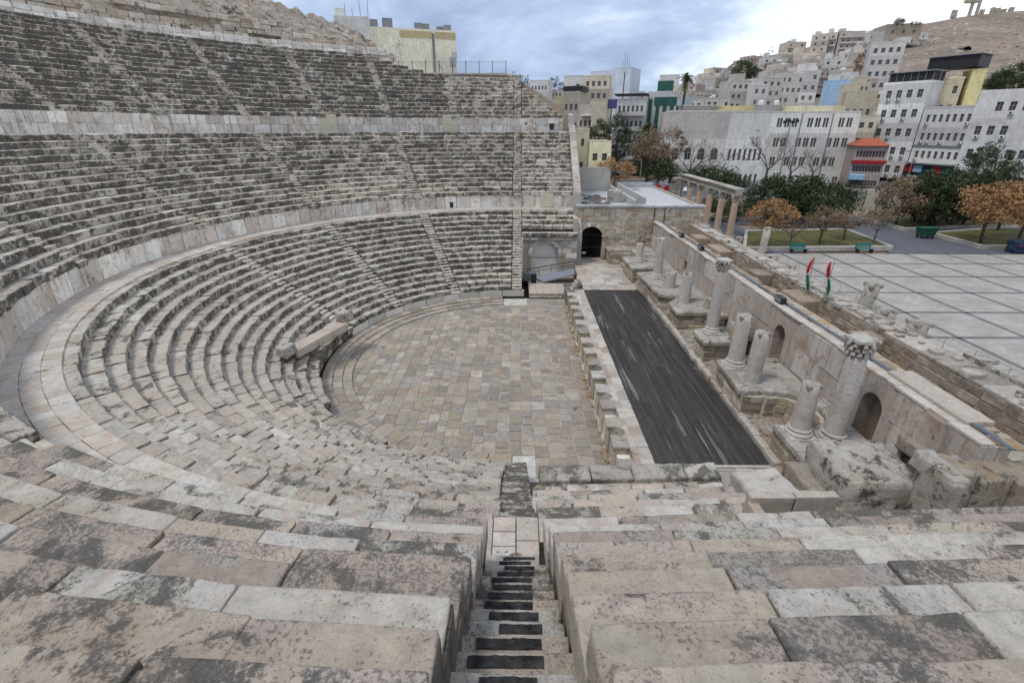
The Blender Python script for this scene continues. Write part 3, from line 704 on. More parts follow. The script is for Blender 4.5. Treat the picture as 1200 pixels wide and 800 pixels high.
# deck of dark planks
dk=thing('stage_deck',(8.8,-1.3,1.2),'dark weathered timber stage deck with pale scuffed streaks','stage')
X0,X1=6.18,11.25; npl=34; pwid=(X1-X0)/npl; cnt=0
for i in range(npl):
    y=-13.95
    while y<11.25:
        ln=min(rng.uniform(2.2,4.2),11.25-y)
        if 11.25-y-ln<.6: ln=11.25-y
        mb=MB(); lohi(mb,(X0+pwid*i+.006,y+.004,1.12),(X0+pwid*(i+1)-.006,y+ln-.004,1.235+rng.normal(0,.003)),ch=.006,tone=(1.0 if rng.uniform()<.12 else rng.uniform()*.6,.5,rng.uniform()))
        mb.obj('plank',M['plank'],dk,at=(X0+pwid*(i+.5),y+ln/2,1.2)); y+=ln; cnt+=1
mb=MB(); lohi(mb,(X0,-13.95,.6),(X1,11.25,1.10),ch=.01); mb.obj('joist_frame',M['wood'],dk)
mb=MB(); lohi(mb,(X0+.05,-14.12,.3),(X1+.1,-13.97,1.27),ch=.015,tone=(.1,.1,.8)); mb.obj('end_kerb',M['walk'],dk)
# paving at both ends of the deck
pv=empty('stage_end_paving',(8,17,1.1)); pv['_w']=[8,17,1.1]; pv['kind']='structure'
for (xa,xb,ya,yb) in [(6.2,13.6,11.3,22.4),(6.2,11.6,-19.0,-14.14)]:
    y=ya
    while y<yb-.05:
        h=min(rng.uniform(.55,.95),yb-y); x=xa
        while x<xb-.05:
            l=min(rng.uniform(.7,1.5),xb-x); mb=MB(); lohi(mb,(x+.008,y+.008,.7),(x+l-.008,y+h-.008,1.22+rng.normal(0,.006)),ch=.012,tone=(rng.uniform(),rng.uniform()*.3,rng.uniform()),jit=.008)
            mb.obj('paving_slab',M['walk'],pv,at=(x+l/2,y+h/2,1.1)); x+=l
        y+=h

# ------------------------------------------------------------------ gateway end: tribunal with blocked arch, tower, ramp
def rt(): return (rng.uniform(),rng.uniform()*.7,rng.uniform())
def blockface(mb,O,X,Z,N,Wd,Ht,course,lo,hi,skip=None,proud=.04,tones=rt,jit=.008,ch=.02):
    """courses of single blocks standing a little proud of a wall face"""
    O,X,Z,N=[np.asarray(k,float) for k in(O,X,Z,N)]; n=max(1,round(Ht/course)); h=Ht/n; out=[]
    for c in range(n):
        for a,b in split(0,Wd,lo,hi):
            if skip and (skip((a+b)/2,(c+.5)*h) or skip(a+.05,(c+.5)*h) or skip(b-.05,(c+.5)*h)): continue
            d=proud*rng.uniform(.4,1.1); cc=O+X*(a+b)/2+Z*(c+.5)*h+N*(d-.12); q=mb() if callable(mb) else mb
            block(q,cc,X*((b-a)/2-.008),N*.12,Z*(h/2-.008),ch,tones(),jit)
            if callable(mb): out.append((q,cc))
    return out
def in_arch(x0,x1,z0,zs,pad=0.0):
    r=(x1-x0)/2;xm=(x0+x1)/2
    return lambda x,z: (x0-pad<x<x1+pad and z0-pad<z<zs) or (z>=zs and math.hypot(x-xm,z-zs)<r+pad)
def arch_ring(mbf,O,X,Z,N,x0,x1,zs,wd,n,proud=.10,tones=rt):
    O,X,Z,N=[np.asarray(k,float) for k in(O,X,Z,N)]; r=(x1-x0)/2; xm=(x0+x1)/2; res=[]
    for i in range(n):
        a=PI*(i+.5)/n; d=X*math.cos(a)+Z*math.sin(a); tg=-X*math.sin(a)+Z*math.cos(a)
        c=O+X*xm+Z*zs+d*(r+wd/2)+N*(proud-.12); q=mbf()
        block(q,c,tg*(PI*(r+wd/2)/n/2-.006),d*(wd/2),N*.12,.015,tones(),.004,taper=.0); res.append((q,c))
    return res
tb=thing('archway_block',(3.3,19.9,-.3),'honey stone block below short seats with a walled up grey archway','wall')
mb=MB(); arch_wall(mb,(.55,19.75,-.6),(1,0,0),(0,0,1),(0,-1,0),5.85,5.35,[(1.0,3.9,.75,2.95,True)],.45)
lohi(mb,(.56,20.25,-.6),(6.38,24.3,4.70),ch=.02); mb.obj('wall',M['ashlar'],tb)
mb=MB(); lohi(mb,(1.4,20.1,-.2),(4.6,20.32,4.2)); mb.obj('blocked_panel',M['plaster'],tb)
mb=MB(); lohi(mb,(1.56,20.07,2.0),(4.44,20.14,2.08)); mb.obj('panel_rail',M['steel'],tb)
for q,c in arch_ring(lambda:MB(),(.55,19.75,-.6),(1,0,0),(0,0,1),(0,-1,0),1.0,3.9,2.95,.38,13): q.obj('arch_stone',M['pod'],tb,at=c)
sk=in_arch(1.0,3.9,.75,2.95,.42)
for q,c in blockface(lambda:MB(),(.55,19.75,-.6),(1,0,0),(0,0,1),(0,-1,0),5.85,5.3,.52,.6,1.2,sk): q.obj('wall_stone',M['ashlar'] if rng.uniform()<.75 else M['pod'],tb,at=c)
for z,p,m in((4.62,.16,'seat'),(4.2,.08,'ledge')):
    for a,b in split(.5,6.4,.9,1.5):
        mb=MB(); rough(mb,((a+b)/2,19.72-p/2,z),((b-a)/2-.01,0,0),(0,.25+p/2,0),(0,0,.19),cell=.2,rad=.05,amp=.02,tone=rt(),seed=a); mb.obj('cornice_stone',M[m],tb,at=((a+b)/2,19.6,z),smooth=True)
mb=MB(); lohi(mb,(.35,19.2,-.1),(.62,20.2,4.3),ch=.03,tone=(.1,.2,.9)); mb.obj('corner_pilaster',M['pod'],tb)
# its twin at the near end is seen from above: cornice moulding and the roof slabs
tn=thing('archway_block',(3.4,-20,0),'near end block with a heavy lichened moulding above the stage end','wall')
mb=MB(); lohi(mb,(.62,-23.0,-.3),(6.4,-18.95,4.35),ch=.03); mb.obj('wall',M['ashlar'],tn)
for (ya,yb,z) in((-18.62,-19.35,4.62),(-19.30,-19.95,4.46)):
    for a,b in split(.72,6.5,.9,1.7):
        mb=MB(); rough(mb,((a+b)/2,(ya+yb)/2+KT*a,z),((b-a)/2-.012,KT*(b-a)/2,0),(0,abs(ya-yb)/2,0),(0,0,.22),cell=.13,rad=.07 if z>4.5 else .03,amp=.03,tone=(rng.uniform(),1.0+.5*rng.uniform() if z<4.5 else .3+rng.uniform()*.7,rng.uniform()),seed=a); mb.obj('cornice_stone',M['seat_near'],tn,at=((a+b)/2,-19,z),smooth=True)
mb=MB(); lohi(mb,(.62,-20.9,4.1),(6.5,-19.9,4.55),ch=.03,tone=(.2,.5,.5)); mb.obj('roof_slab',M['walk'],tn)
# broken end of the block with tumbled stones and the two standing slabs
for (x,y,z,a,b,c,m) in [(7.0,-18.9,3.9,.55,.6,.5,'ledge'),(7.7,-18.6,3.3,.6,.5,.5,'ledge'),(8.3,-18.2,2.7,.5,.6,.5,'walk'),(7.2,-17.7,2.6,.6,.5,.4,'walk'),(6.5,-18.0,3.2,.5,.45,.5,'ledge'),(7.3,-20.0,5.0,.7,.6,.4,'walk')]:
    mb=MB(); rough(mb,(x,y,z),(a,.1,0),(-.1,b,0),(0,0,c),cell=.15,rad=.12,amp=.06,tone=rt(),seed=x*3); o=mb.obj('tumbled_stone',M[m],tn,at=(x,y,z),smooth=True)
mb=MB(); lohi(mb,(6.5,-22.9,-.2),(8.6,-18.2,3.0),ch=.05); mb.obj('rubble_fill',M['brown'],tn)
ps=thing('parapet',(5.8,-22.95,6.7),'two pale upright slabs standing at the end of the lower walkway','parapet')
for (x0,x1,y,m) in((5.05,6.0,-23.0,.02),(6.03,6.95,-22.97,.03)):
    mb=MB(); rough(mb,((x0+x1)/2,y,7.12),((x1-x0)/2,.01,0),(0,.11,0),(0,0,.46),cell=.12,rad=.02,amp=.012,tone=(.5,.12,.55),seed=x0); mb.obj('standing_slab',M['walk'],ps,at=((x0+x1)/2,y,6.7),smooth=True)
mb=MB(); rough(mb,(5.12,-23.6,7.05),(.12,0,0),(0,.52,0),(0,0,.40),cell=.12,rad=.02,amp=.012,tone=(.5,.12,.5),seed=4); mb.obj('standing_slab',M['walk'],ps,at=(5.1,-23.6,6.7),smooth=True)

# gateway tower
gt=thing('gateway_tower',(9,22.6,0),'flat roofed honey stone tower with a dark arched iron gate','building')
mb=MB(); arch_wall(mb,(6.45,22.5,-.3),(1,0,0),(0,0,1),(0,-1,0),14.0,7.35,[(.55,3.1,1.52,3.95,True)],.9,back=False)
for (lo,hi) in [((6.45,23.4,-.3),(6.7,44,7.0)),((20.2,22.5,-.3),(20.45,44,7.0)),((10.0,23.4,-.3),(20.2,43.9,6.7)),((6.7,26.5,5.8),(10,43.9,6.7)),((6.7,34,-.3),(10,34.3,5.8)),((6.7,22.9,5.9),(10,26.5,6.71))]: lohi(mb,lo,hi,ch=.02)
mb.obj('wall',M['ashlar'],gt)
sk=in_arch(.55,3.1,1.2,3.95,.5)
mb=MB(); blockface(mb,(6.45,22.5,1.2),(1,0,0),(0,0,1),(0,-1,0),14.0,5.75,.48,.6,1.3,lambda x,z: sk(x,z+1.5),proud=.05,jit=.02,ch=.03); mb.obj('wall_stones',M['ashlar'],gt,kind='stuff')
for q,c in arch_ring(lambda:MB(),(6.45,22.5,-.3),(1,0,0),(0,0,1),(0,-1,0),.55,3.1,3.95,.36,13): q.obj('arch_stone',M['pod'] if rng.uniform()<.4 else M['ashlar'],gt,at=c)
for x in(6.62,9.72):
    for z in np.arange(1.25,3.9,.55):
        mb=MB(); lohi(mb,(x-.18,22.35,z),(x+.2,22.62,z+.53),tone=rt(),jit=.01); mb.obj('jamb_stone',M['ashlar'],gt,at=(x,22.4,z))
    mb=MB(); rough(mb,(x+.02,22.36,4.0-.14),(.32,0,0),(0,.16,0),(0,0,.14),cell=.15,rad=.04,amp=.02,tone=rt()); mb.obj('impost',M['ledge'],gt,at=(x,22.4,3.9),smooth=True)
for a,b in split(6.4,20.4,1.2,2.2):
    mb=MB(); rough(mb,((a+b)/2,22.62,7.12),((b-a)/2-.01,0,0),(0,.26,0),(0,0,.14),cell=.25,rad=.04,amp=.03,tone=rt(),seed=a); mb.obj('coping_stone',M['roofgrey'],gt,at=((a+b)/2,22.6,7.1),smooth=True)
mb=MB(); lohi(mb,(6.72,22.9,6.73),(12.9,43.6,6.80)); lohi(mb,(14.2,22.9,6.73),(20.2,43.6,6.81)); mb.obj('flat_roof',M['roofgrey'],gt)
mb=MB(); lohi(mb,(12.9,23.5,6.75),(13.15,44,7.62),ch=.03); lohi(mb,(13.95,23.5,6.75),(14.2,44,7.9),ch=.03); lohi(mb,(6.7,43.5,6.75),(20.2,43.9,7.5),ch=.03); lohi(mb,(13.15,27,6.75),(13.95,44,7.2)); mb.obj('roof_parapet',M['roofgrey'],gt)
mb=MB(); rough(mb,(11.6,28.2,7.4),(.75,0,0),(0,.7,0),(0,0,.75),cell=.3,rad=.1,amp=.08,tone=(.3,.6,.5),seed=2); mb.obj('roof_stump',M['ledge'],gt,smooth=True)
mb=MB(); 
for j in range(40): rough(mb,(rng.uniform(7.5,11),rng.uniform(26,34),6.83),(rng.uniform(.1,.5),0,0),(0,rng.uniform(.1,.4),0),(0,0,rng.uniform(.03,.14)),cell=.3,rad=.05,amp=.05,tone=(.5,.9,.3),seed=j)
mb.obj('roof_debris',M['core'],gt,kind='stuff',smooth=True)
g=MB(); 
for x in np.linspace(7.02,9.54,15): tube(g,(x,23.1,1.2),(x,23.1,5.2),.028,.028,5)
for z in(1.35,2.5,3.9): lohi(g,(7.0,23.06,z),(9.56,23.14,z+.08))
go=g.obj('iron_gate',M['iron'],gt)
mb=MB(); lohi(mb,(7.4,23.0,1.75),(7.85,23.05,1.98)); mb.obj('gate_notice',M['flagwhite'],go)
mb=MB(); lohi(mb,(6.95,22.1,1.2),(9.6,23.4,1.30)); mb.obj('threshold',M['walk'],gt)
mb=MB(); lohi(mb,(8.1,21.75,1.225),(8.95,21.95,1.25)); mb.obj('drain_grate',M['iron'],gt)
for x in(15.0,16.1):
    q=MB(); tube(q,(x,22.42,2.6),(x,22.42,7.2),.045,.045,6); q.obj('down_pipe',M['iron'],gt,at=(x,22.4,2.6))
# sloping side wall with coping beside the straight seats
sw=thing('retaining_wall',(6.6,24.6,0),'pale side wall with a steep coping at the right end of the straight seats','wall')
prof=[(20.3,4.8),(22.4,5.9),(24.3,6.7),(24.5,8.35),(33.4,15.0),(34.6,15.0),(34.8,16.3),(36,16.6),(48,16.6),(48,-1),(20.3,-1)]
mb=MB(); n=len(prof); v=[(6.40,a,b-.05) for a,b in prof]+[(6.95,a,b-.05) for a,b in prof]
mb.add(v,[list(range(n)),list(range(2*n-1,n-1,-1))]+[[i,n+i,n+(i+1)%n,(i+1)%n] for i in range(n)],(.3,.3,.6)); mb.obj('wall',M['walk'],sw)
for a,b in zip(prof[2:6],prof[3:7]):
    L=math.hypot(b[0]-a[0],b[1]-a[1]); n=max(1,int(L/1.3))
    for j in range(n):
        p0=np.array([6.68,a[0]+(b[0]-a[0])*j/n,a[1]+(b[1]-a[1])*j/n]);p1=np.array([6.68,a[0]+(b[0]-a[0])*(j+1)/n,a[1]+(b[1]-a[1])*(j+1)/n]); d=p1-p0; l=np.linalg.norm(d); d/=l; nn=np.cross((1,0,0),d)
        mb=MB(); block(mb,(p0+p1)/2+nn*.1,d*(l/2-.01),(.40,0,0),nn*.12,.03,rt(),.01); mb.obj('coping_stone',M['walk'],sw,at=(p0+p1)/2)
mb=MB(); rough(mb,(6.65,24.3,7.6),(.42,0,0),(0,.42,0),(0,0,.9),cell=.25,rad=.06,amp=.03,tone=(.2,.2,.8)); mb.obj('end_pier',M['walk'],sw,smooth=True)
mb=MB(); blockface(mb,(6.1,22.46,-.3),(1,0,0),(0,0,1),(0,-1,0),.62,7.5,.5,.3,.6); mb.obj('corner_stones',M['ashlar'],sw,kind='stuff')
mb=MB(); lohi(mb,(6.0,20.2,-.3),(6.45,22.6,6.2),ch=.05); mb.obj('corner_wall',M['ashlar'],sw)
# access ramp, paving and bins between the orchestra and the gate
rp=thing('access_ramp',(3.6,17.5,0),'blue grey metal ramp with a dark rail climbing from the paving to the gate level','ramp')
mb=MB(); v=[(2.8,16.9,.30),(5.9,16.6,1.2),(6.1,18.5,1.26),(1.7,18.4,.42)]; v=v+[(a,b,c-.12) for a,b,c in v]
mb.add(v,[[0,1,2,3],[7,6,5,4],[0,4,5,1],[1,5,6,2],[2,6,7,3],[3,7,4,0]]); mb.obj('ramp_deck',M['bluegrey'],rp)
mb=MB(); tube(mb,(1.1,18.5,1.15),(6.15,18.75,2.0),.045,.045,6); tube(mb,(1.1,18.5,.8),(6.15,18.75,1.63),.03,.03,6)
for q in np.linspace(0,1,5): tube(mb,(1.1+5.05*q,18.5+.25*q,.3+.85*q),(1.1+5.05*q,18.5+.25*q,1.15+.85*q),.03,.03,6)
mb.obj('hand_rail',M['iron'],rp)
mb=MB(); lohi(mb,(.75,17.7,.1),(1.75,18.3,.95),ch=.02); mb.obj('end_panel',M['steel'],rp)
pv2=empty('lower_paving',(3.5,15,0)); pv2['_w']=[3.5,15,0]; pv2['kind']='structure'
for i in range(5):
    for j in range(4):
        mb=MB(); x=1.2+.72*i; y=13.4+.8*j; lohi(mb,(x+.006,y+.006,-.3),(x+.714,y+.79,.16+rng.normal(0,.003)),ch=.01,tone=(rng.choice([.4,.6,.75]),.1,.6)); mb.obj('paving_slab',M['walk'],pv2,at=(x,y,0))
mb=MB(); lohi(mb,(1.15,16.6,-.3),(6.1,19.7,.12)); mb.obj('bedding',M['walk'],pv2)
mb=MB(); lohi(mb,(1.2,13.05,-.35),(4.4,13.36,-.12),ch=.02,tone=(.4,.9,.3)); mb.obj('edge_step',M['seat'],pv2)
for (x,y,z,l) in((1.75,17.0,.15,'black litter bin at the foot of the blue grey ramp'),(6.25,21.6,1.22,'black litter bin beside the arched iron gate')):
    B=thing('litter_bin',(x,y,z),l,'bin','litter bins'); mb=MB(); lathe(mb,(x,y,z),[(.24,0),(.27,.1),(.28,.85)],16); mb.obj('bin_body',M['black'],B); mb=MB(); lathe(mb,(x,y,z+.85),[(.30,0),(.30,.06),(.2,.12)],16); mb.obj('bin_lid',M['iron'],B)
# small steps from the stage front down to the paving
st=thing('stone_stairway',(4.9,12,.0),'five small worn steps at the far end of the niche front','stairway')
for j in range(6):
    mb=MB(); rough(mb,(4.75+.22*j,11.9+.25*j,.3+.15*j),(.12,0,0),(0,.55,0),(0,0,.28+.1*j),cell=.2,rad=.04,amp=.02,tone=rt(),seed=j); mb.obj('step',M['ledge'],st,at=(4.75+.22*j,12,.3),smooth=True)
mb=MB(); lohi(mb,(4.6,11.15,-.4),(6.2,13.5,.9),ch=.05); mb.obj('rubble_core',M['core'],st)

# ------------------------------------------------------------------ stage wall, its pedestals and columns
base=thing('pedestal_base',(13,0,1.2),'low rubble footing along the right edge of the dark deck','wall')
mb=MB(); lohi(mb,(11.27,-19.4,-.3),(15.1,22.4,1.42),ch=.05); mb.obj('footing',M['ruin'],base)
for a,b in split(-14.2,11.2,.5,1.1):
    mb=MB(); rough(mb,(11.42+rng.normal(0,.03),(a+b)/2,1.40),(.17,0,0),(0,(b-a)/2-.01,0),(0,0,.14+rng.uniform(0,.06)),cell=.2,rad=.06,amp=.03,tone=rt(),seed=a); mb.obj('kerb_stone',M['walk'],base,at=(11.4,(a+b)/2,1.4),smooth=True)
mb=MB()
for j in range(520):
    s=rng.uniform(.06,.30); rough(mb,(rng.uniform(11.6,14.8),rng.uniform(-14,20),1.43),(s,0,0),(0,s*rng.uniform(.6,1.3),0),(0,0,s*.4),cell=.2,rad=.06,amp=.05,tone=rt(),seed=j)
mb.obj('loose_stones',M['ruin'],base,kind='stuff',smooth=True)
def exedra(c,r,a0,a1,n=9): return [(c[0]+r*math.cos(a),c[1]+r*math.sin(a)) for a in np.linspace(a0,a1,n)]
PZ=2.72
plats=[('pedestal carrying the tall column with a capital',[(11.55,-4.05),(13.2,-4.05),(13.3,-3.2),(14.9,-3.2),(14.9,-1.6),(13.0,-1.6),(11.6,-2.0)]),
 ('long pedestal with a curved bay, carrying two short columns and a stump',[(11.25,-10.05),(12.3,-10.05)]+exedra((12.75,-11.7),1.62,R_(100),R_(-75),10)+[(12.6,-13.3),(11.5,-13.05),(11.42,-15.7),(14.9,-15.7),(14.9,-6.2),(11.4,-6.6)]),
 ('pedestal under the lone short column, middle of the row',[(11.5,1.2),(13.7,1.2),(13.7,.6),(14.9,.6),(14.9,4.6),(12.6,4.6),(11.52,3.3)]),
 ('wide pedestal under the tall broken column and a stub',[(11.2,7.9),(11.3,5.4),(12.7,4.62),(14.9,4.62),(14.9,12.2),(13.4,12.2),(11.0,11.6)]),
 ('farthest pedestal beside the gateway tower, with a small stub',[(10.9,13.2),(12.9,13.2),(12.9,12.4),(14.9,12.4),(14.9,18),(10.9,17.4)]),
 ('stone plinth against the gateway tower wall, right of the iron gate',[(9.95,20.6),(12.5,20.6),(12.5,18.2),(14.9,18.2),(14.9,22.4),(9.95,22.4)])]
for li,(lb,pl) in enumerate(plats):
    A=sum(pl[i][0]*pl[(i+1)%len(pl)][1]-pl[(i+1)%len(pl)][0]*pl[i][1] for i in range(len(pl)))
    if A<0: pl=pl[::-1]
    c=np.mean(pl,axis=0); P=thing('column_pedestal',(c[0],c[1],1.4),lb,'pedestal','pedestals along the stage wall')
    mb=MB(); n=len(pl); cx=np.array(c)
    ins=[tuple(np.array(p)+(cx-np.array(p))/max(np.linalg.norm(cx-np.array(p)),1e-6)*.16) for p in pl]
    prism(mb,ins,1.2,PZ-.2,rt()); mb.obj('pedestal_core',M['ashlar'],P)
    # face stones in courses
    for i in range(n):
        a,b=np.array(ins[i]),np.array(ins[(i+1)%n]); d=b-a; L=np.linalg.norm(d)
        if L<.25 or (a[0]>14.6 and b[0]>14.6): continue
        d/=L; nn=np.array([d[1],-d[0]])
        for q,cc in blockface(lambda:MB(),(a[0],a[1],1.3),(d[0],d[1],0),(0,0,1),(nn[0],nn[1],0),L,PZ-.2-1.3,.42,.45,1.1,proud=.05,jit=.02,ch=.03): q.obj('wall_stone',M['ashlar'] if rng.uniform()<.6 else M['brown'],P,at=cc)
    mb=MB(); m0=[(p[0],p[1]) for p in pl]; prism(mb,m0,PZ-.2,PZ,(.4,.5,.5),bottom=True); 
    # worn rim: displaced top grid edge stones
    mb.obj('top_slab',M['ledge'],P)
    for i in range(n):
        a,b=np.array(pl[i]),np.array(pl[(i+1)%n]); L=np.linalg.norm(b-a)
        if L<.3 or (a[0]>14.6 and b[0]>14.6): continue
        d=(b-a)/L; nn=np.array([d[1],-d[0]])
        for s0,s1 in split(0,L,.5,1.0):
            m=a+d*(s0+s1)/2+nn*.0; q=MB(); rough(q,(m[0]-nn[0]*.22,m[1]-nn[1]*.22,PZ-.07),(d[0]*((s1-s0)/2-.01),d[1]*((s1-s0)/2-.01),0),(-nn[0]*.26,-nn[1]*.26,0),(0,0,.15),cell=.14,rad=.045,amp=.03,tone=rt(),seed=s0+i); q.obj('rim_stone',M['ledge'],P,at=(m[0],m[1],PZ),smooth=True)
def column(name,label,x,y,z,h,r,cap=False,mat='col',base=True,tilt=(0,0),broken=True,group='columns of the stage wall'):
    C=thing(name,(x,y,z),label,'column',group)
    zb=0
    if base:
        mb=MB(); lohi(mb,(x-r*1.45,y-r*1.45,z-.02),(x+r*1.45,y+r*1.45,z+.13),ch=.03,tone=(.2,.3,.8)); lathe(mb,(x,y,z+.13),[(r*1.4,0),(r*1.45,.06),(r*1.4,.12),(r*1.18,.16),(r*1.14,.2),(r*1.25,.24),(r*1.22,.29),(r*1.06,.33)],28,(.2,.2,.8)); zb=.46
        mb.obj('column_base',M['col' if mat!='colpink' else 'ledge'],C)
    mb=MB(); n=max(4,int(h/.35)); pr=[(r*(1.06-.14*(k/n))*(1+.006*rng.normal()),zb+(h-zb)*k/n) for k in range(n+1)]
    if broken and not cap: pr+= [(pr[-1][0]*.93,h+.03),(pr[-1][0]*.5,h+.05),(.02,h+.02)]
    lathe(mb,(x,y,z),pr,32,(rng.uniform(),.1,.85),tilt,wob=.02); mb.obj('shaft',M[mat],C,smooth=True)
    top=np.array([x+tilt[0]*h,y+tilt[1]*h,z+h])
    if cap:
        mb=MB(); H=r*1.75; lathe(mb,top,[(r*.90,0),(r*.98,.04),(r*.92,.08),(r*.93,H*.4),(r*1.0,H*.72),(r*1.16,H*.9)],24,(.4,.35,.7),wob=.1)
        for row,(nn,zz,rr,s) in enumerate([(12,H*.22,r*.98,.085),(12,H*.5,r*1.03,.085),(10,H*.78,r*1.16,.08)]):
            for i in range(nn):
                a=2*PI*(i+.5*row)/nn; rough(mb,top+np.array([rr*math.cos(a),rr*math.sin(a),zz]),(-math.sin(a)*s,math.cos(a)*s,0),(math.cos(a)*.06,math.sin(a)*.06,.03),(-.05*math.cos(a),-.05*math.sin(a),H*.15),cell=.07,rad=.04,amp=.03,tone=(.4,.3,.75),seed=i+row)
        mb.obj('capital',M['ledge'],C,smooth=True)
        mb=MB(); rough(mb,top+np.array([0,0,H*.97]),(r*1.14,.1*r,0),(-.1*r,r*1.14,0),(0,0,.08),cell=.12,rad=.06,amp=.05,tone=(.1,.3,.8),seed=3); mb.obj('abacus',M['ledge'],C,smooth=True)
    elif broken:
        mb=MB(); rough(mb,top+np.array([0,0,-.02]),(r*.8,0,0),(0,r*.8,0),(0,0,.09),cell=.12,rad=.08,amp=.05,tone=(.4,.8,.4),seed=h); mb.obj('broken_top',M['ledge'],C,smooth=True)
    return C
column('stone_column','tall pale column with a worn capital, nearest the camera at the stage wall',13.42,-14.1,PZ,4.0,.39,True,tilt=(-.012,0))
column('stone_column','tall pale column with a worn capital halfway along the stage',12.62,-2.4,PZ,4.2,.34,True)
column('stone_column','left one of two short columns standing together on the long pedestal',12.12,-7.2,PZ,3.0,.40)
column('stone_column','right one of two short columns standing together, yellowish at its top',12.35,-8.9,PZ,2.75,.38,base=False)
column('stone_column','short smooth column stump with a moulded base just left of the big near column',12.15,-13.75,PZ,2.5,.38)
column('stone_column','short column alone on the middle pedestal',12.75,3.55,PZ,2.4,.39,base=False)
column('stone_column','broken capital-less column, taller than the stubs beside it, toward the gateway',12.4,10.0,PZ,3.5,.38)
column('stone_column','small white stub farthest along, near the gateway tower wall',12.1,15.75,PZ,1.75,.38)
column('stone_column','low pale stub right of the broken column on the wide pedestal',12.75,7.4,PZ,1.25,.42,base=False)
column('stone_column','fat dark drum standing behind the tall halfway column',14.1,-3.0,1.5,2.0,.62,mat='brown',base=False)
column('stone_column','small round drum behind the lone short column',14.1,2.3,PZ-.3,1.0,.35,mat='brown',base=False)
# main wall with niches
mw=thing('stage_wall',(15,0,1.4),'long stage back wall faced with stained pink and grey slabs, with arched niches','wall')
WZ=5.42; Y0,Y1=-18.3,22.4
ops=[]                                  # x axis runs from Y1 down to Y0 (left to right in the view)
for yc,zb,zs,hw in [(-13.6,2.15,4.05,.62),(-5.85,2.15,4.05,.58),(10.8,2.7,3.9,.42),(3.2,2.3,3.95,.5)]:
    ops.append((Y1-yc-hw,Y1-yc+hw,zb-1.3,zs-1.3,True))
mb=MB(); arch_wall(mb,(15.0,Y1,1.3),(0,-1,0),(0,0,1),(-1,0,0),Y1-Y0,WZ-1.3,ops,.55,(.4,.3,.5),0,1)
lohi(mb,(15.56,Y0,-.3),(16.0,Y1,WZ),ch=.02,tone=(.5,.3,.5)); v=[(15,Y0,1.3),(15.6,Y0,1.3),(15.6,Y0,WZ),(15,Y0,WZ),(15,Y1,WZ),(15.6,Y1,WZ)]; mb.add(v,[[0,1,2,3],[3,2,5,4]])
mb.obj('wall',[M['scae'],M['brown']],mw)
inany=lambda x,z: any(in_arch(a,b,c,d,.12)(x,z) for a,b,c,d,_ in ops)
def scae_t(): return (rng.uniform(),rng.uniform()*.4,rng.uniform())
miss=lambda x,z: inany(x,z) or (mnoise.noise(Vector((x*.35,z*.8,5)))>.22)
for q,c in blockface(lambda:MB(),(15.0,Y1,1.45),(0,-1,0),(0,0,1),(-1,0,0),Y1-Y0,WZ-1.47,1.3,1.2,2.2,miss,proud=.045,tones=scae_t,jit=.004,ch=.012): q.obj('facing_slab',M['scae'],mw,at=c)
for a,b in split(Y0,Y1,.8,1.8):
    mb=MB(); rough(mb,(15.2+rng.normal(0,.03),(a+b)/2,WZ+.06),(.26,0,0),(0,(b-a)/2-.01,0),(0,0,.07),cell=.2,rad=.03,amp=.025,tone=(rng.uniform(),.3,.8),seed=a); mb.obj('coping_stone',M['walk'],mw,at=(15.2,(a+b)/2,WZ),smooth=True)
mb=MB()
for j in range(420):
    y=rng.uniform(Y0,20); s=rng.uniform(.06,.22); big=1.0 if -17<y<-1 else .5
    rough(mb,(rng.uniform(15.6,16.25),y,WZ+.02),(s,0,0),(0,s*rng.uniform(.7,1.6),0),(0,0,s*.5*big),cell=.2,rad=.05,amp=.05,tone=rt(),seed=j)
mb.obj('wall_top_rubble',M['dry'],mw,kind='stuff',smooth=True)
mb=MB(); rough(mb,(15.85,-15.3,WZ+.12),(.5,0,0),(0,1.9,0),(0,0,.14),cell=.25,rad=.05,amp=.04,tone=(.4,.2,.6)); rough(mb,(16.0,-8.6,WZ-.2),(.4,0,0),(0,6,0),(0,0,.3),cell=.4,rad=.06,amp=.06,tone=(.4,.3,.5),seed=4); mb.obj('top_slab',M['walk'],mw,smooth=True)
mb=MB(); rough(mb,(14.95,-16.3,3.9),(.35,0,0),(0,.55,0),(0,0,.28),cell=.12,rad=.08,amp=.07,tone=(.4,.3,.6),seed=9); mb.obj('broken_bracket',M['ruin'],mw,smooth=True)
mb=MB(); lohi(mb,(14.72,-16.0,2.0),(15.02,-15.8,3.7),ch=.04); lohi(mb,(14.75,-16.9,1.4),(15.02,-16.75,3.6),ch=.04); mb.obj('pilaster',M['scae'],mw)
cb=thing('cable_pipe',(15.55,0,WZ+.1),'blue grey cable pipe running along the top of the stage back wall','pipe')
mb=MB(); ys=np.linspace(Y0-.4,21.5,41)
for k in range(40):
    for o in(0,.09): tube(mb,(15.52+o+.02*math.sin(k*.9),ys[k],WZ+.20+.02*math.sin(k*1.7)),(15.52+o+.02*math.sin(k*.9+.9),ys[k+1],WZ+.20+.02*math.sin(k*1.7+1.7)),.03,.03,6)
mb.obj('pipe',M['pipe'],cb)
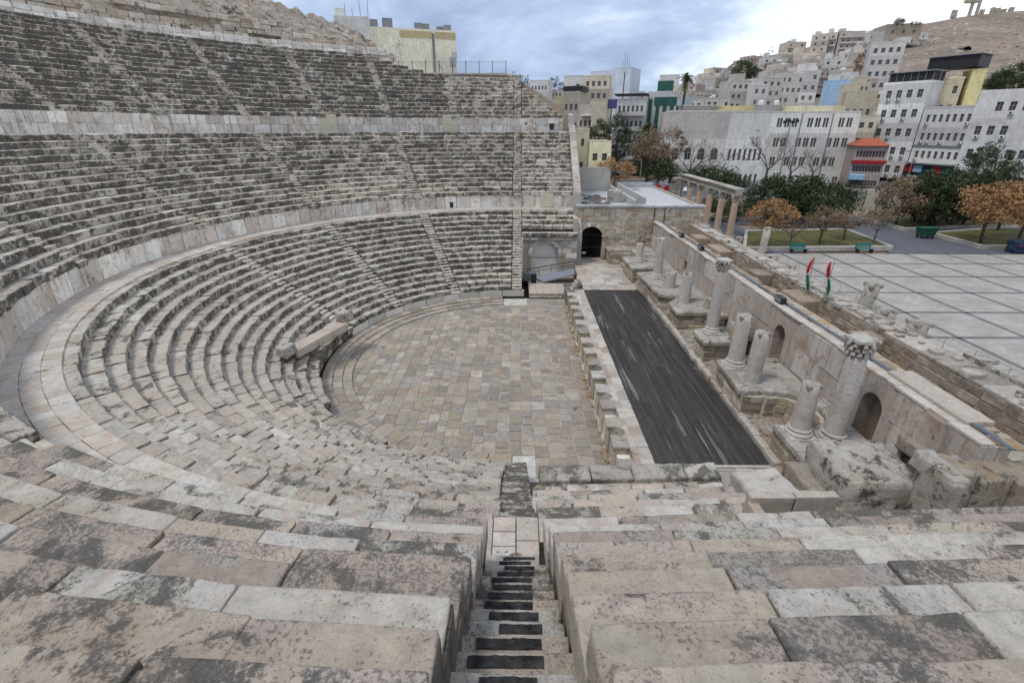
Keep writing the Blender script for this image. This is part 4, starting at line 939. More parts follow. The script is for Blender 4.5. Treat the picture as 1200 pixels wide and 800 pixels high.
for i,y in enumerate((-11.2,-4.6,3.2,8.6,13.8)):
    L=thing('floodlight',(15.3,y,WZ+.13),f'dark boxed floodlight on the stage wall top, {["nearest the big column","second from the camera","third from the camera, behind the halfway column","fourth from the camera","farthest, near the gateway tower"][i]}','floodlight','floodlights on the stage wall')
    mb=MB(); box(mb,(15.3,y,WZ+.36),.16,.42,.17,0,.03); mb.obj('lamp_housing',M['iron'],L); mb=MB(); box(mb,(15.13,y,WZ+.36),.012,.36,.12); mb.obj('lens',M['steel'],L)
    mb=MB(); box(mb,(15.3,y,WZ+.16),.1,.05,.05); mb.obj('bracket',M['iron'],L)
# corridor and outer wall
ow=thing('outer_wall',(19,0,1),'long brown masonry outer wall with a rail, between the stage wall and the plaza','wall')
mb=MB(); lohi(mb,(18.9,-20.5,-.3),(20.3,30.5,5.18),ch=.02); lohi(mb,(17.6,-20.5,-.3),(18.9,22.3,3.95),ch=.02); lohi(mb,(16.0,-20,-.3),(17.6,22.3,2.4),ch=.02); mb.obj('wall',M['brown'],ow)
nb_=0
def bt(): return (rng.uniform(),rng.uniform()*.6,rng.uniform())
far=MB()
for q,c in blockface(lambda:MB(),(18.9,14,3.95),(0,-1,0),(0,0,1),(-1,0,0),34,1.2,.42,.5,1.1,proud=.05,tones=bt,jit=.02,ch=.03):
    if c[1]<0: q.obj('wall_stone',M['brown'],ow,at=c)
    else: far.v+=q.v; far.t+=q.t; far.f+=[[i+far.n for i in f] for f in q.f]; far.mi+=q.mi; far.n+=q.n
for q,c in blockface(lambda:MB(),(17.6,14,2.4),(0,-1,0),(0,0,1),(-1,0,0),34,1.55,.42,.5,1.1,proud=.05,tones=bt,jit=.02,ch=.03):
    if c[1]<-4: q.obj('wall_stone',M['brown'],ow,at=c)
    else: far.v+=q.v; far.t+=q.t; far.f+=[[i+far.n for i in f] for f in q.f]; far.mi+=q.mi; far.n+=q.n
far.obj('wall_stones',M['brown'],ow,kind='stuff')
for a,b in split(-20.5,22.3,.9,1.8):
    for x,z,w2 in((19.6,5.22,.72),(18.2,3.99,.64)):
        mb=MB(); rough(mb,(x,(a+b)/2,z),(w2,0,0),(0,(b-a)/2-.012,0),(0,0,.08),cell=.3,rad=.03,amp=.03,tone=rt(),seed=a+x); mb.obj('coping_stone',M['ledge' if rng.uniform()<.5 else 'walk'],ow,at=(x,(a+b)/2,z),smooth=True)
for j,(y,l) in enumerate([(4,1.6),(-1.5,2.4),(12,3),(17,2),(-8,1.2)]):
    mb=MB(); rough(mb,(18.3,y,4.5),(.65,0,0),(0,l/2,0),(0,0,.5),cell=.25,rad=.08,amp=.05,tone=rt(),seed=y); mb.obj('raised_stone',M['brown'],ow,at=(18.3,y,4.2),smooth=True)
mb=MB()
for j in range(160):
    y=rng.uniform(-9,6) if j<110 else rng.uniform(-19,22); s=rng.uniform(.08,.3); rough(mb,(rng.uniform(19.0,19.9),y,5.33),(s,0,0),(0,s,0),(0,0,s*.55),cell=.2,rad=.06,amp=.06,tone=rt(),seed=j)
mb.obj('wall_top_rubble',M['ledge'],ow,kind='stuff',smooth=True)
rl=thing('guard_rail',(20.2,-5,5.3),'thin pale metal double rail along the plaza side of the outer wall','railing')
mb=MB()
for z in(5.62,5.95): tube(mb,(20.1,-20.5,z),(20.1,6,z),.018,.018,6)
mb.obj('rail',M['kerb'],rl)
for y in np.arange(-20,6.1,1.6):
    q=MB(); tube(q,(20.1,y,5.2),(20.1,y,5.97),.02,.02,6); q.obj('rail_post',M['kerb'],rl,at=(20.1,y,5.2))
# end walls and the big boulder-like pier in the right foreground
bk=thing('ruined_pier',(12.4,-17.2,1),'massive weathered stone pier with a flat lichened top, in front of the big column','pier')
mb=MB(); rough(mb,(12.45,-17.1,2.55),(1.32,-.02,0),(.1,1.3,0),(0,0,1.42),cell=.16,rad=.22,amp=.09,tone=(.2,.45,.8),seed=12); mb.obj('pier_stone',M['ruin2'],bk,smooth=True)
mb=MB(); rough(mb,(11.1,-17.4,2.0),(.5,0,0),(0,1.6,0),(0,0,.9),cell=.2,rad=.1,amp=.06,tone=(.5,.3,.5),seed=3); mb.obj('side_stone',M['ruin'],bk,smooth=True)
lw=thing('ruined_wall',(11.5,-17,1),'low broken stained wall continuing the pedestal line to the pier','wall')
for j,(y,h) in enumerate([(-16.0,1.35),(-17.2,1.5),(-18.4,1.6),(-19.6,1.9),(-20.9,2.4)]):
    mb=MB(); rough(mb,(11.2+.1*j,y,1.0+h/2),(.42,.03,0),(0,.62,0),(0,0,h/2+.2),cell=.18,rad=.07,amp=.04,tone=rt(),seed=j*5); mb.obj('wall_stone',M['ruin'],lw,at=(11.2,y,1),smooth=True)
mb=MB(); lohi(mb,(9.5,-22.0,-.3),(18.8,-19.4,2.2)); mb.obj('footing',M['brown'],lw)
ew=thing('end_wall',(15.5,-18.6,1),'rough brown stained wall closing the near end of the stage wall','wall')
xs=13.3
for j,(l,h,dz) in enumerate([(1.0,5.15,.0),(1.15,4.9,.1),(1.3,4.85,0),(1.2,4.8,0),(1.3,4.8,0)]):
    mb=MB(); rough(mb,(xs+l/2,-18.75,1.2+(h-1.2)/2),(l/2+.01,.05,0),(0,.55,0),(0,0,(h-1.2)/2),cell=.15,rad=.08,amp=.05,tone=(rng.uniform(),.25+.3*rng.uniform(),.35+.4*rng.uniform()),seed=j*7+1); mb.obj('wall_stone',M['ruin'],ew,at=(xs+l/2,-18.7,1.2),smooth=True); xs+=l
mb=MB(); rough(mb,(13.35,-18.9,4.9),(.32,0,0),(0,.8,0),(0,0,.3),cell=.14,rad=.08,amp=.06,tone=(.2,.6,.6),seed=5); rough(mb,(13.2,-19.2,3.7),(.2,0,0),(0,.6,0),(0,0,1.4),cell=.2,rad=.08,amp=.05,tone=(.4,.4,.5),seed=6); mb.obj('corner_stone',M['ruin2'],ew,smooth=True)
# flags
for i,(x,y,l,s) in enumerate([(18.5,-1.6,'left one of two furled red, white and green flags on the outer wall',.0),(18.5,-3.5,'right one of two furled red, white and green flags, the taller',.25)]):
    Fg=thing('flag',(x,y,4.0),l,'flag','furled flags on the outer wall')
    mb=MB(); tube(mb,(x,y,3.9),(x+.05,y,7.5+s),.025,.02,8); mb.obj('flag_pole',M['steel'],Fg)
    mb=MB(); n=18; vs=[]; K=9
    for k in range(n+1):
        q=k/n; z=7.45+s-2.1*q; rr=.03+.055*math.sin(PI*min(1,q*1.05))**.6+.02*math.sin(9*q); off=-.06-.17*math.sin(4.2*q+i)
        for j in range(K):
            a=2*PI*j/K; fold=1+.35*math.sin(3*a+4*q); vs.append((x+off+.05+rr*fold*math.cos(a),y+.0+rr*fold*.8*math.sin(a),z+.04*math.cos(a)))
    fs=[];mi=[]
    for k in range(n):
        for j in range(K):
            fs.append([k*K+j,(k+1)*K+j,(k+1)*K+(j+1)%K,k*K+(j+1)%K]); mi.append(0 if k<8 else (1 if k==8 and j%2 else (2 if k<9 else (3 if (j%4==0 and k<14) else 2))))
    mb.add(vs,fs); mb.mi=mi; mb.obj('flag_cloth',[M['red'],M['flagwhite'],M['green'],M['iron']],Fg,smooth=True)

# ------------------------------------------------------------------ top of the theatre: parapet, rock wall, fence
RT=45.25
def arc_pts(R,d0,d1,n): return [np.array([R*math.cos(R_(a)),R*math.sin(R_(a)),0]) for a in np.linspace(d0,d1,n)]
tp=thing('parapet',(-42,16,23.5),'low white stone parapet behind the top row of seats','parapet')
n=0
for a,b in split(R_(112.5)*RT-PI/2*RT,R_(200)*RT-PI/2*RT,.8,1.7):
    for c in(0,1):
        mb=MB(); rowblock(mb,RT,a,b,23.62+.42*(c+1),.5,.42,(rng.choice([0,.3,.95]),rng.uniform()*.4,rng.uniform()),ch=.03,jit=.015,dzz=rng.normal(0,.015)); p,_=path(RT,(a+b)/2); mb.obj('parapet_stone',M['pod'],tp,at=(p[0],p[1],23.6))
rk=thing('rock_wall',(-42,22,23),'tall rough tan rock cut wall rising behind the top seats','wall')
mb=MB(); A=np.linspace(110,205,420); top=[];NZ=44
for ia,a in enumerate(A):
    Hh=float(np.interp(a,[110,112.5,115,118,122,126,132,140,205],[23.9,24.6,25.9,27.0,27.7,28.3,29.3,31,33]))+.5*mnoise.noise(Vector((a*.9,0,0)))
    for k in range(NZ):
        z=21+(Hh-21)*k/(NZ-1); r=RT+.9+1.2*(k/(NZ-1)); x,y=r*math.cos(R_(a)),r*math.sin(R_(a))
        d=.35*mnoise.fractal(Vector((x*.35,y*.35,z*.3)),1,2,5)+.17*abs(mnoise.noise(Vector((x*.9,y*.9,z*1.5))))+.10*mnoise.noise(Vector((x*2.6,y*2.6,z*3.2)))
        top.append(((r+d)*math.cos(R_(a)),(r+d)*math.sin(R_(a)),z))
mb.add(top,[[i*NZ+k,i*NZ+k+1,(i+1)*NZ+k+1,(i+1)*NZ+k] for i in range(len(A)-1) for k in range(NZ-1)]); mb.obj('rock_face',M['cliff'],rk)
mb=MB()
for ia in range(len(A)-1):
    a=np.array(top[ia*NZ+NZ-1]);b=np.array(top[(ia+1)*NZ+NZ-1]); o=np.array([math.cos(R_(A[ia])),math.sin(R_(A[ia])),0])*6
    mb.add([a,b,b+o,a+o],[[0,1,2,3]])
mb.obj('rock_top',M['cliff'],rk)
mb=MB()
for ia in range(0,110):
    a=rng.uniform(112,204); q=rng.uniform(.0,.9); Hh=float(np.interp(a,[110,115,118,122,126,132,140,205],[24,25.9,27.0,27.7,28.3,29.3,31,33])); z=24+(Hh-24.4)*q; r=RT+.9+1.2*(z-21)/(Hh-21)-.0
    o=np.array([math.cos(R_(a)),math.sin(R_(a)),0]); tg=np.array([-o[1],o[0],0]); s=rng.uniform(.2,.45)
    block(mb,o*(r+.12)+np.array([0,0,z]),tg*s,o*.22,(0,0,s*.5),.05,rt(),.05)
for c in range(4):
    for a,b in split(R_(116)*45.9,R_(203)*45.9,.7,1.5):
        if mnoise.noise(Vector((a*.12,c*1.3,3)))>.05+.12*(3-c)-(.1 if a<R_(140)*45.9 else 0): continue
        rowblock(mb,45.75,a-PI/2*45.9,b-PI/2*45.9,24.9+.5*c,.6,.5,rt(),ch=.04,jit=.03,dr=rng.normal(0,.05))
mb.obj('rock_blocks',M['cliff'],rk,kind='stuff')
fn=thing('metal_fence',(-8,43.5,21.4),'grey mesh fence along the top edge of the seats, in front of the cream building','fence')
fy=43.6; fx0,fx1=-16.2,-1.6; fz=21.62
mb=MB()
for z in(fz+.12,fz+1.45): tube(mb,(fx0,fy,z),(fx1,fy,z),.025,.025,5)
for x in np.arange(fx0,fx1,.18): tube(mb,(x,fy,fz+.12),(x,fy,fz+1.45),.009,.009,4,cap=False)
mb.obj('mesh_panel',M['steel'],fn)
for x in np.linspace(fx0,fx1,9):
    q=MB(); tube(q,(x,fy,fz-.2),(x,fy,fz+1.62),.045,.045,6); q.obj('fence_post',M['iron'],fn,at=(x,fy,fz))
fn2=thing('metal_fence',(0,43.3,20.6),'short lower run of mesh fence stepping down right of the long fence','fence')
mb=MB()
for z in(20.7,21.5): tube(mb,(-1.4,43.2,z),(1.4,43.2,z-.2),.025,.025,5)
for x in np.arange(-1.4,1.4,.18): tube(mb,(x,43.2,20.6),(x,43.2,21.45),.009,.009,4,cap=False)
mb.obj('mesh_panel',M['steel'],fn2)
q=MB(); tube(q,(1.4,43.2,19.8),(1.4,43.2,21.6),.045,.045,6); q.obj('fence_post',M['iron'],fn2)
bs=thing('retaining_wall',(-8,43,19),'tan upper bank behind the short top seats below the fence','wall')
mb=MB(); v=[(-17,41.9,21.55),(-1.4,41.9,21.55),(2.2,41.5,19.6),(6.9,36.5,16.5),(6.9,50,16.5),(2.2,50,19.6),(-1.4,52,21.6),(-17,58,21.7)]
vv=v+[(a,b,10) for a,b,c in v]; n=len(v)
mb.add(vv,[[0,1,6,7],[1,2,5,6],[2,3,4,5]]+[[n+i,n+(i+1)%n,(i+1)%n,i] for i in range(n)],(.4,.4,.5)); mb.obj('bank',M['ashlar'],bs)

# ------------------------------------------------------------------ ground and hills
GZ=1.3
RIDGE=[(at_y(u,v,400.)) for u,v in [(560,104),(640,110),(700,116),(760,112),(800,98),(840,86),(880,72),(930,60),(980,46),(1040,33),(1090,27),(1130,19),(1190,13),(1300,8)]]
RA=np.array([p[0]/400. for p in RIDGE]); RE=np.array([(p[2]-CAM[2])/400. for p in RIDGE])
YR=380.0
def H(x,y):
    """height of the open ground outside the theatre; y in world metres"""
    Y=y-CAM[1]
    if Y<60 or x<-30: e=0
    a=x/max(Y,40)
    if a<-.35: a=-.35
    zr=CAM[2]+YR*float(np.interp(a,RA,RE)); q=min(1,max(0,(Y-135)/(YR-135)))
    h=GZ+max(0,min(1,(Y-75)/60))*2.2+(zr-3.5)*(q**1.15)
    if Y>YR: h=zr-.02*(Y-YR)
    # the hill the seats are cut into
    r=math.hypot(x,y); 
    if x<-3 or (x<8 and y<0):
        k=min(1,max(0,(r-40)/6)); w=min(1,max(0,(-3-x)/12)) if y>0 else min(1,max(0,(8-x)/10))
        h2=(21.2+max(0,min(1,(-x-12)/14))*2.4)
        if r>46.5: h=max(h,h2*w*min(1,max(.0,(120-Y)/50 if y>60 else 1)))
    return h
gx=np.concatenate([np.array([-2500,-1500,-900,-600,-400,-250,-160,-110,-80]),np.arange(-62,64,2.),np.arange(70,360,10.),np.array([400,480,600,800,1100,1600,2500])])
gy=np.concatenate([np.array([-2000,-900,-400,-200,-110,-80]),np.arange(-64,92,2.),np.arange(96,380,9.),np.array([400,450,520,620,800,1100,1600,2500])])
def gz(x,y):
    r=math.hypot(x,y)
    inside=(x<17.5 and -30<y<45 and x>-48 and (r<47 or (x>0 and abs(y)<46)))
    if inside or (x<8 and y<0 and r<47): return -1.2 if r<24 or x>0 else max(-1.2,min(20.5,-1.2+.78*(r-26)))
    return H(x,y)
mb=MB(); vs=[(x,y,gz(x,y)) for x in gx for y in gy]; ny=len(gy)
mb.add(vs,[[i*ny+j,(i+1)*ny+j,(i+1)*ny+j+1,i*ny+j+1] for i in range(len(gx)-1) for j in range(ny-1)],(.5,.3,.5))
m,t,b=newmat('dry hillside ground'); P=t.new('ShaderNodeNewGeometry').outputs['Position']
n=t.math('ADD',t.math('MULTIPLY',t.noise(P,.045,8,.65,.6),.6),t.math('MULTIPLY',t.noise(P,.35,8,.7,.3),.45))
t.l.new(t.ramp(n,[(.38,(.10,.088,.068)),(.5,(.19,.150,.115)),(.6,(.26,.205,.16)),(.72,(.34,.30,.25))]),b.inputs['Base Color']); M['hill']=m
gr=mb.obj('ground',M['hill'],smooth=True); gr['kind']='structure'

# ------------------------------------------------------------------ plaza
def pstone(name,pal,jn):
    m,t,b=newmat(name); pos=t.new('ShaderNodeNewGeometry').outputs['Position']
    br=t.new('ShaderNodeTexBrick'); t.l.new(pos,br.inputs['Vector']); br.inputs['Scale'].default_value=1; br.inputs['Brick Width'].default_value=.8; br.inputs['Row Height'].default_value=.4; br.inputs['Mortar Size'].default_value=.012
    br.inputs['Color1'].default_value=(*pal[0],1); br.inputs['Color2'].default_value=(*pal[1],1); br.inputs['Mortar'].default_value=(*jn,1)
    n=t.noise(pos,.5,6,.65,.4); col=t.mix(t.math('MULTIPLY',t.smooth(t.math('ADD',n,t.math('MULTIPLY',t.math('SUBTRACT',t.noise(pos,4,7,.7),.5),.8)),.44,.62),.65),br.outputs['Color'],pal[2]); t.l.new(col,b.inputs['Base Color'])
    b.inputs['Roughness'].default_value=.6; return m
M['plaza']=pstone('plaza paving',[(.37,.35,.32),(.305,.285,.26),(.235,.215,.19)],(.19,.18,.16))
M['strip']=plain('dark paving strip',(.105,.105,.11),rough=.5,var=.2,scale=1.2)
pz=empty('plaza_paving',(40,0,GZ)); pz['_w']=[40,0,GZ]; pz['kind']='structure'
ZP=1.5
gxs=[at_z(u,297.5,ZP)[0] for u in(916,965.5,1010,1057,1105,1155)]; dx=(gxs[-1]-gxs[0])/5; X_0=gxs[0]-2*dx
gys=[at_z(1000,v,ZP)[1] for v in(308.7,325,343,366,396,433.7)]; dy=(gys[0]-gys[-1])/5; Y_0=gys[0]
yend=at_z(1000,297,ZP)[1]
mb=MB(); lohi(mb,(20.2,-45,GZ-.4),(75,yend,ZP-.03)); mb.obj('bedding',M['strip'],pz)
for i in range(-1,12):
    for j in range(-1,12):
        x0,x1=X_0+dx*i,X_0+dx*(i+1); y1=min(Y_0-dy*j+dy,yend); y0=Y_0-dy*j
        if j==0: pass
        if y1-y0<.4 or x0<20.4 or y0>yend or x1>80: continue
        w=.19; mb=MB(); lohi(mb,(x0+w,y0+w,ZP-.2),(x1-w,min(y1-w,yend),ZP+rng.normal(0,.002)),ch=.01,tone=rt()); mb.obj('paving_panel',M['plaza'],pz,at=((x0+x1)/2,(y0+y1)/2,ZP))
        for (a,b) in(((x0-w+.01,y0-w),(x0+w-.01,y1)),((x0+w,y0-w+.01),(x1-w,y0+w-.01))):
            mb=MB(); lohi(mb,(a[0],a[1],ZP-.2),(b[0],min(b[1],yend),ZP-.006)); mb.obj('dark_strip',M['strip'],pz,at=(a[0],a[1],ZP))
# lawns behind kerbs, path between them
def bed(name,label,pts,zk,grass='grass'):
    K=thing(name,(pts[0][0],pts[0][1],ZP),label,'planting bed'); c=np.mean(pts,axis=0)
    A=sum(pts[i][0]*pts[(i+1)%len(pts)][1]-pts[(i+1)%len(pts)][0]*pts[i][1] for i in range(len(pts)))
    if A<0: pts=pts[::-1]
    mb=MB(); prism(mb,pts,ZP-.5,zk-.16); mb.obj('lawn',M[grass],K)
    for i in range(len(pts)):
        a,b=np.array(pts[i]),np.array(pts[(i+1)%len(pts)]); L=np.linalg.norm(b-a); d=(b-a)/L; nn=np.array([d[1],-d[0]])
        for s0,s1 in split(0,L,2.2,3.5):
            q=MB(); m=a+d*(s0+s1)/2+nn*.02*(i%2); block(q,(m[0],m[1],(ZP-.1+zk)/2),(d[0]*((s1-s0)/2-.01),d[1]*((s1-s0)/2-.01),0),(nn[0]*.2,nn[1]*.2,0),(0,0,(zk-ZP+.1)/2),.04,rt(),.01); q.obj('kerb_stone',M['kerb'],K,at=(m[0],m[1],ZP))
    return K
P2=lambda u,v,z=ZP: tuple(at_z(u,v,z)[:2])
bed('lawn_bed','lawn strip with pale kerb and four pruned trees at the left end of the plaza',[P2(872,294),P2(1044,293),P2(991,272),P2(874,274)],ZP+.5)
bed('lawn_bed','brownish lawn with curved pale kerb under the orange trees, right of the path',[P2(1150,292),P2(1260,292),P2(1330,270),P2(1172,270),P2(1090,276)],ZP+.5)
bed('lawn_bed','dark planted bed under the big evergreens beyond the path',[P2(1010,258),P2(1060,271),P2(1120,268),P2(1240,268),P2(1270,250),P2(1020,243)],ZP+.5)
pa=empty('asphalt_path',(50,30,ZP)); pa['_w']=[50,30,ZP]; pa['kind']='structure'
mb=MB(); prism(mb,[P2(1044,297),P2(1150,297),P2(1400,297),P2(1330,262),P2(1090,262),P2(1010,240),P2(860,240),P2(860,262),P2(1000,270)][::-1],GZ-.3,ZP+.012); mb.obj('path_surface',M['asphalt'],pa)
mb=MB(); lohi(mb,(20.6,yend+.02,GZ-.3),(33,66,ZP-.004)); mb.obj('side_surface',M['asphalt'],pa)
def flip_if(pl):
    return pl
rd=empty('street',(60,95,3)); rd['_w']=[60,95,3]; rd['kind']='structure'
mb=MB()
def slab(pts,h=.02):
    mb.add([(p[0],p[1],p[2]+h) for p in pts],[[0,1,2,3]])
ya=75
mb2=MB()
for k in range(12):
    xa,xb=10+k*9,10+(k+1)*9
    for yy in range(4):
        y0_,y1_=66+yy*7,66+(yy+1)*7
        mb2.add([(xa,y0_,H(xa,y0_)+.06),(xb,y0_,H(xb,y0_)+.06),(xb,y1_,H(xb,y1_)+.06),(xa,y1_,H(xa,y1_)+.06)],[[0,1,2,3]])
mb2.obj('street_surface',M['asphalt'],rd,smooth=True)

# benches, cart
def bench(x,y,label,w=1.9):
    B=thing('bench',(x,y,ZP),label,'bench','teal benches along the plaza edge')
    for s in(-1,1):
        q=MB(); lohi(q,(x+s*w*.42-.06,y-.3,ZP),(x+s*w*.42+.06,y+.3,ZP+.45)); q.obj('leg',M['iron'],B,at=(x+s*w*.42,y,ZP))
    for k in range(4):
        q=MB(); lohi(q,(x-w/2,y-.32+.16*k,ZP+.45),(x+w/2,y-.19+.16*k,ZP+.50)); q.obj('seat_slat',M['teal'],B,at=(x,y,ZP+.45))
    for k in range(3):
        q=MB(); lohi(q,(x-w/2,y+.33,ZP+.58+.16*k),(x+w/2,y+.38,ZP+.71+.16*k)); q.obj('back_slat',M['teal'],B,at=(x,y,ZP+.6))
    for s in(-1,1):
        q=MB(); lohi(q,(x+s*w*.42-.04,y+.38,ZP+.4),(x+s*w*.42+.04,y+.43,ZP+1.05)); q.obj('back_post',M['iron'],B,at=(x+s*w*.42,y,ZP))
p=at_z(935,296,ZP); bench(p[0],p[1],'teal green bench at the left end of the lawn kerb')
p=at_z(1012,296,ZP); bench(p[0],p[1],'teal green bench at the right end of the lawn kerb')
p=at_z(1083,279,ZP); B=thing('bin_cart',(p[0],p[1],ZP),'dark green wheeled rubbish container on the path','container')
mb=MB(); v=[]
for z,s in((.35,.8),(1.3,1.0)):
    for a,b in((-1,-1),(1,-1),(1,1),(-1,1)): v.append((p[0]+a*1.05*s,p[1]+b*.6*s,ZP+z))
mb.add(v,[[3,2,1,0],[0,1,5,4],[1,2,6,5],[2,3,7,6],[3,0,4,7]]); M['binG']=plain('dark green container',(.02,.09,.05),rough=.5); mb.obj('container_body',M['binG'],B)
mb=MB(); lohi(mb,(p[0]-1.1,p[1]-.65,ZP+1.3),(p[0]+1.1,p[1]+.65,ZP+1.45),ch=.06); mb.obj('lid',M['binG'],B)
for a in(-.7,.7):
    for b_ in(-.4,.4):
        q=MB(); tube(q,(p[0]+a-.05,p[1]+b_,ZP+.18),(p[0]+a+.05,p[1]+b_,ZP+.18),.18,.18,12); q.obj('wheel',M['black'],B,at=(p[0]+a,p[1]+b_,ZP+.18))
p=at_z(1191,296,ZP); B=thing('market_stall',(p[0],p[1],ZP),'dark blue covered stall heap at the right edge of the plaza','stall')
M['navy']=plain('dark blue tarp',(.02,.035,.07),var=.4,scale=2)
mb=MB(); rough(mb,(p[0]+.6,p[1],ZP+.7),(1.5,0,0),(0,.7,0),(0,0,.75),cell=.3,rad=.25,amp=.2,tone=(.5,.5,.5),seed=8); mb.obj('tarp',M['navy'],B,smooth=True)
for k in range(4):
    q=MB(); rough(q,(p[0]-.5+.5*k,p[1]-.6,ZP+.9+.2*(k%2)),(.18,0,0),(0,.14,0),(0,0,.2),cell=.2,rad=.06,amp=.05,seed=k); q.obj('bundle',[M['red'],M['flagwhite'],M['pipe'],M['teal']][k],B,smooth=True)
# plaza edge stone stumps
def stump(u,vb,vt,w,label,lean=(0,0),pale=True):
    b=at_z(u,vb,ZP); t_=at_y(u,vt,b[1]-CAM[1]); h=max(.5,t_[2]-ZP)
    S_=thing('column_stump',(b[0],b[1],ZP),label,'column stump','column stumps along the plaza edge'); q=MB(); lathe(q,(b[0],b[1],ZP),[(w,0),(w*.97,h*.5),(w*.95,h),(w*.4,h+.05),(.02,h+.02)],18,(.4,.5,.5),lean,wob=.12); q.obj('shaft',M['col' if pale else 'ledge'],S_,smooth=True)
    q=MB(); rough(q,(b[0]+lean[0]*h,b[1]+lean[1]*h,ZP+h),(w*.9,0,0),(0,w*.9,0),(0,0,.16),cell=.2,rad=.1,amp=.08,tone=(.4,.8,.4),seed=u); q.obj('broken_top',M['ledge'],S_,smooth=True)
stump(1011,362,334,.55,'tall grey stump on the plaza edge right of the flags',(.12,0),False)
stump(1036,372,364,.6,'low pale stump on the plaza edge, second after the flags',(0,0),True)
stump(1071,392,378,.65,'squat grey stump in the middle of the plaza edge',(.05,0),False)
stump(1142,434,420,.65,'squat grey stump near the right end of the plaza edge',(.1,0),False)
stump(1190,462,444,.9,'broad rough stump at the right border of the view',(.0,0),False)
stump(892,297,268,.42,'leaning white column standing at the lawn corner',(.06,0),True)
stump(866,285,279,.45,'short white stump left of the lawn corner',(0,0),True)
stump(925,322,311,.4,'low white stump just beyond the left flag',(0,0),True)
stump(903,306,301,.6,'low pale block left of the flags',(0,0),True)
# orange colonnade with entablature
cn=thing('colonnade_beam',(28,46,7),'stone entablature carried by the rose granite colonnade','entablature')
cys=[32.6,37.0,41.4,45.6,49.9]
for i,y in enumerate(cys):
    column('granite_column',f'rose granite column under the entablature, {WORD[i]} from the plaza end',28.0,y,ZP,4.75,.42,True,'colpink',True,group='rose columns of the colonnade')
for a,b in zip([31.9]+cys[1:-1]+[cys[-1]],cys[1:]+[53.6]):
    for z,h_,p_ in((7.25,.24,.46),(7.62,.13,.56),(7.82,.09,.66)):
        mb=MB(); rough(mb,(28,(a+b)/2,z),(p_,0,0),(0,(b-a)/2-.01,0),(0,0,h_-.004),cell=.35,rad=.03,amp=.02,tone=rt(),seed=a); mb.obj('beam_stone',M['ledge'] if z>7.5 else M['ashlar'],cn,at=(28,(a+b)/2,z),smooth=True)
pr=thing('ruined_pier',(27.6,54.5,ZP),'tall ruined masonry pier at the far end of the colonnade','pier')
for k in range(9):
    mb=MB(); rough(mb,(27.4+rng.normal(0,.05),54.6,ZP+.32+.64*k),(.8,0,0),(0,.8,0),(0,0,.31),cell=.25,rad=.05,amp=.05,tone=rt(),seed=k); mb.obj('pier_stone',M['ledge'],pr,at=(27.4,54.6,ZP+.64*k),smooth=True)
bz=thing('bell_lamp',(26.6,43,6.9),'white bell shaped lamp hanging beside the colonnade','lamp'); mb=MB(); lathe(mb,(25.3,44.3,6.3),[(.34,0),(.28,.12),(.16,.4),(.05,.55)],14); mb.obj('lamp_shade',M['flagwhite'],bz); mb=MB(); tube(mb,(25.3,44.3,6.8),(25.3,44.3,7.4),.03,.03); tube(mb,(25.3,44.3,7.4),(25.3,46.2,7.4),.04,.04); tube(mb,(25.3,46.2,1.5),(25.3,46.2,7.4),.07,.06); mb.obj('lamp_arm',M['iron'],bz)

# ------------------------------------------------------------------ trees
def leaves(mb,c,n,rad,size,squash=.9,tlo=0,thi=1):
    """n leaf faces in a rough ball"""
    d=rng.normal(size=(n,3)); d/=np.linalg.norm(d,axis=1,keepdims=True); r=rad*rng.uniform(.25,1,(n,1))**.45
    p=np.asarray(c)+d*r*np.array([1,1,squash]); a=rng.normal(size=(n,3)); a/=np.linalg.norm(a,axis=1,keepdims=True); b=np.cross(a,rng.normal(size=(n,3))); b/=np.linalg.norm(b,axis=1,keepdims=True)
    s=size*rng.uniform(.6,1.4,(n,1)); v=np.stack([p-a*s,p-b*s*.55,p+a*s,p+b*s*.55],1).reshape(-1,3)
    mb.v.append(v); mb.f.extend([[mb.n+4*i,mb.n+4*i+1,mb.n+4*i+2,mb.n+4*i+3] for i in range(n)]); mb.mi.extend([0]*n)
    tt=np.repeat(rng.uniform(tlo,thi,n),4); mb.t.append(np.stack([tt,tt,tt,np.ones_like(tt)],1)); mb.n+=4*n
def branch(mb,p,d,L,r,lev,tips,spread=.6,up=.15):
    d=d/np.linalg.norm(d); q=p+d*L; tube(mb,p,q,r,r*.68,5 if r>.05 else 3,cap=False)
    tips.append((q,lev))
    if lev<=0: return
    for k in range(rng.integers(2,4) if lev>1 else 3):
        nd=d+rng.normal(0,spread,3)+np.array([0,0,up]); branch(mb,q if k<2 else p+d*L*rng.uniform(.5,.9),nd,L*rng.uniform(.6,.85),r*.6,lev-1,tips,spread,up)
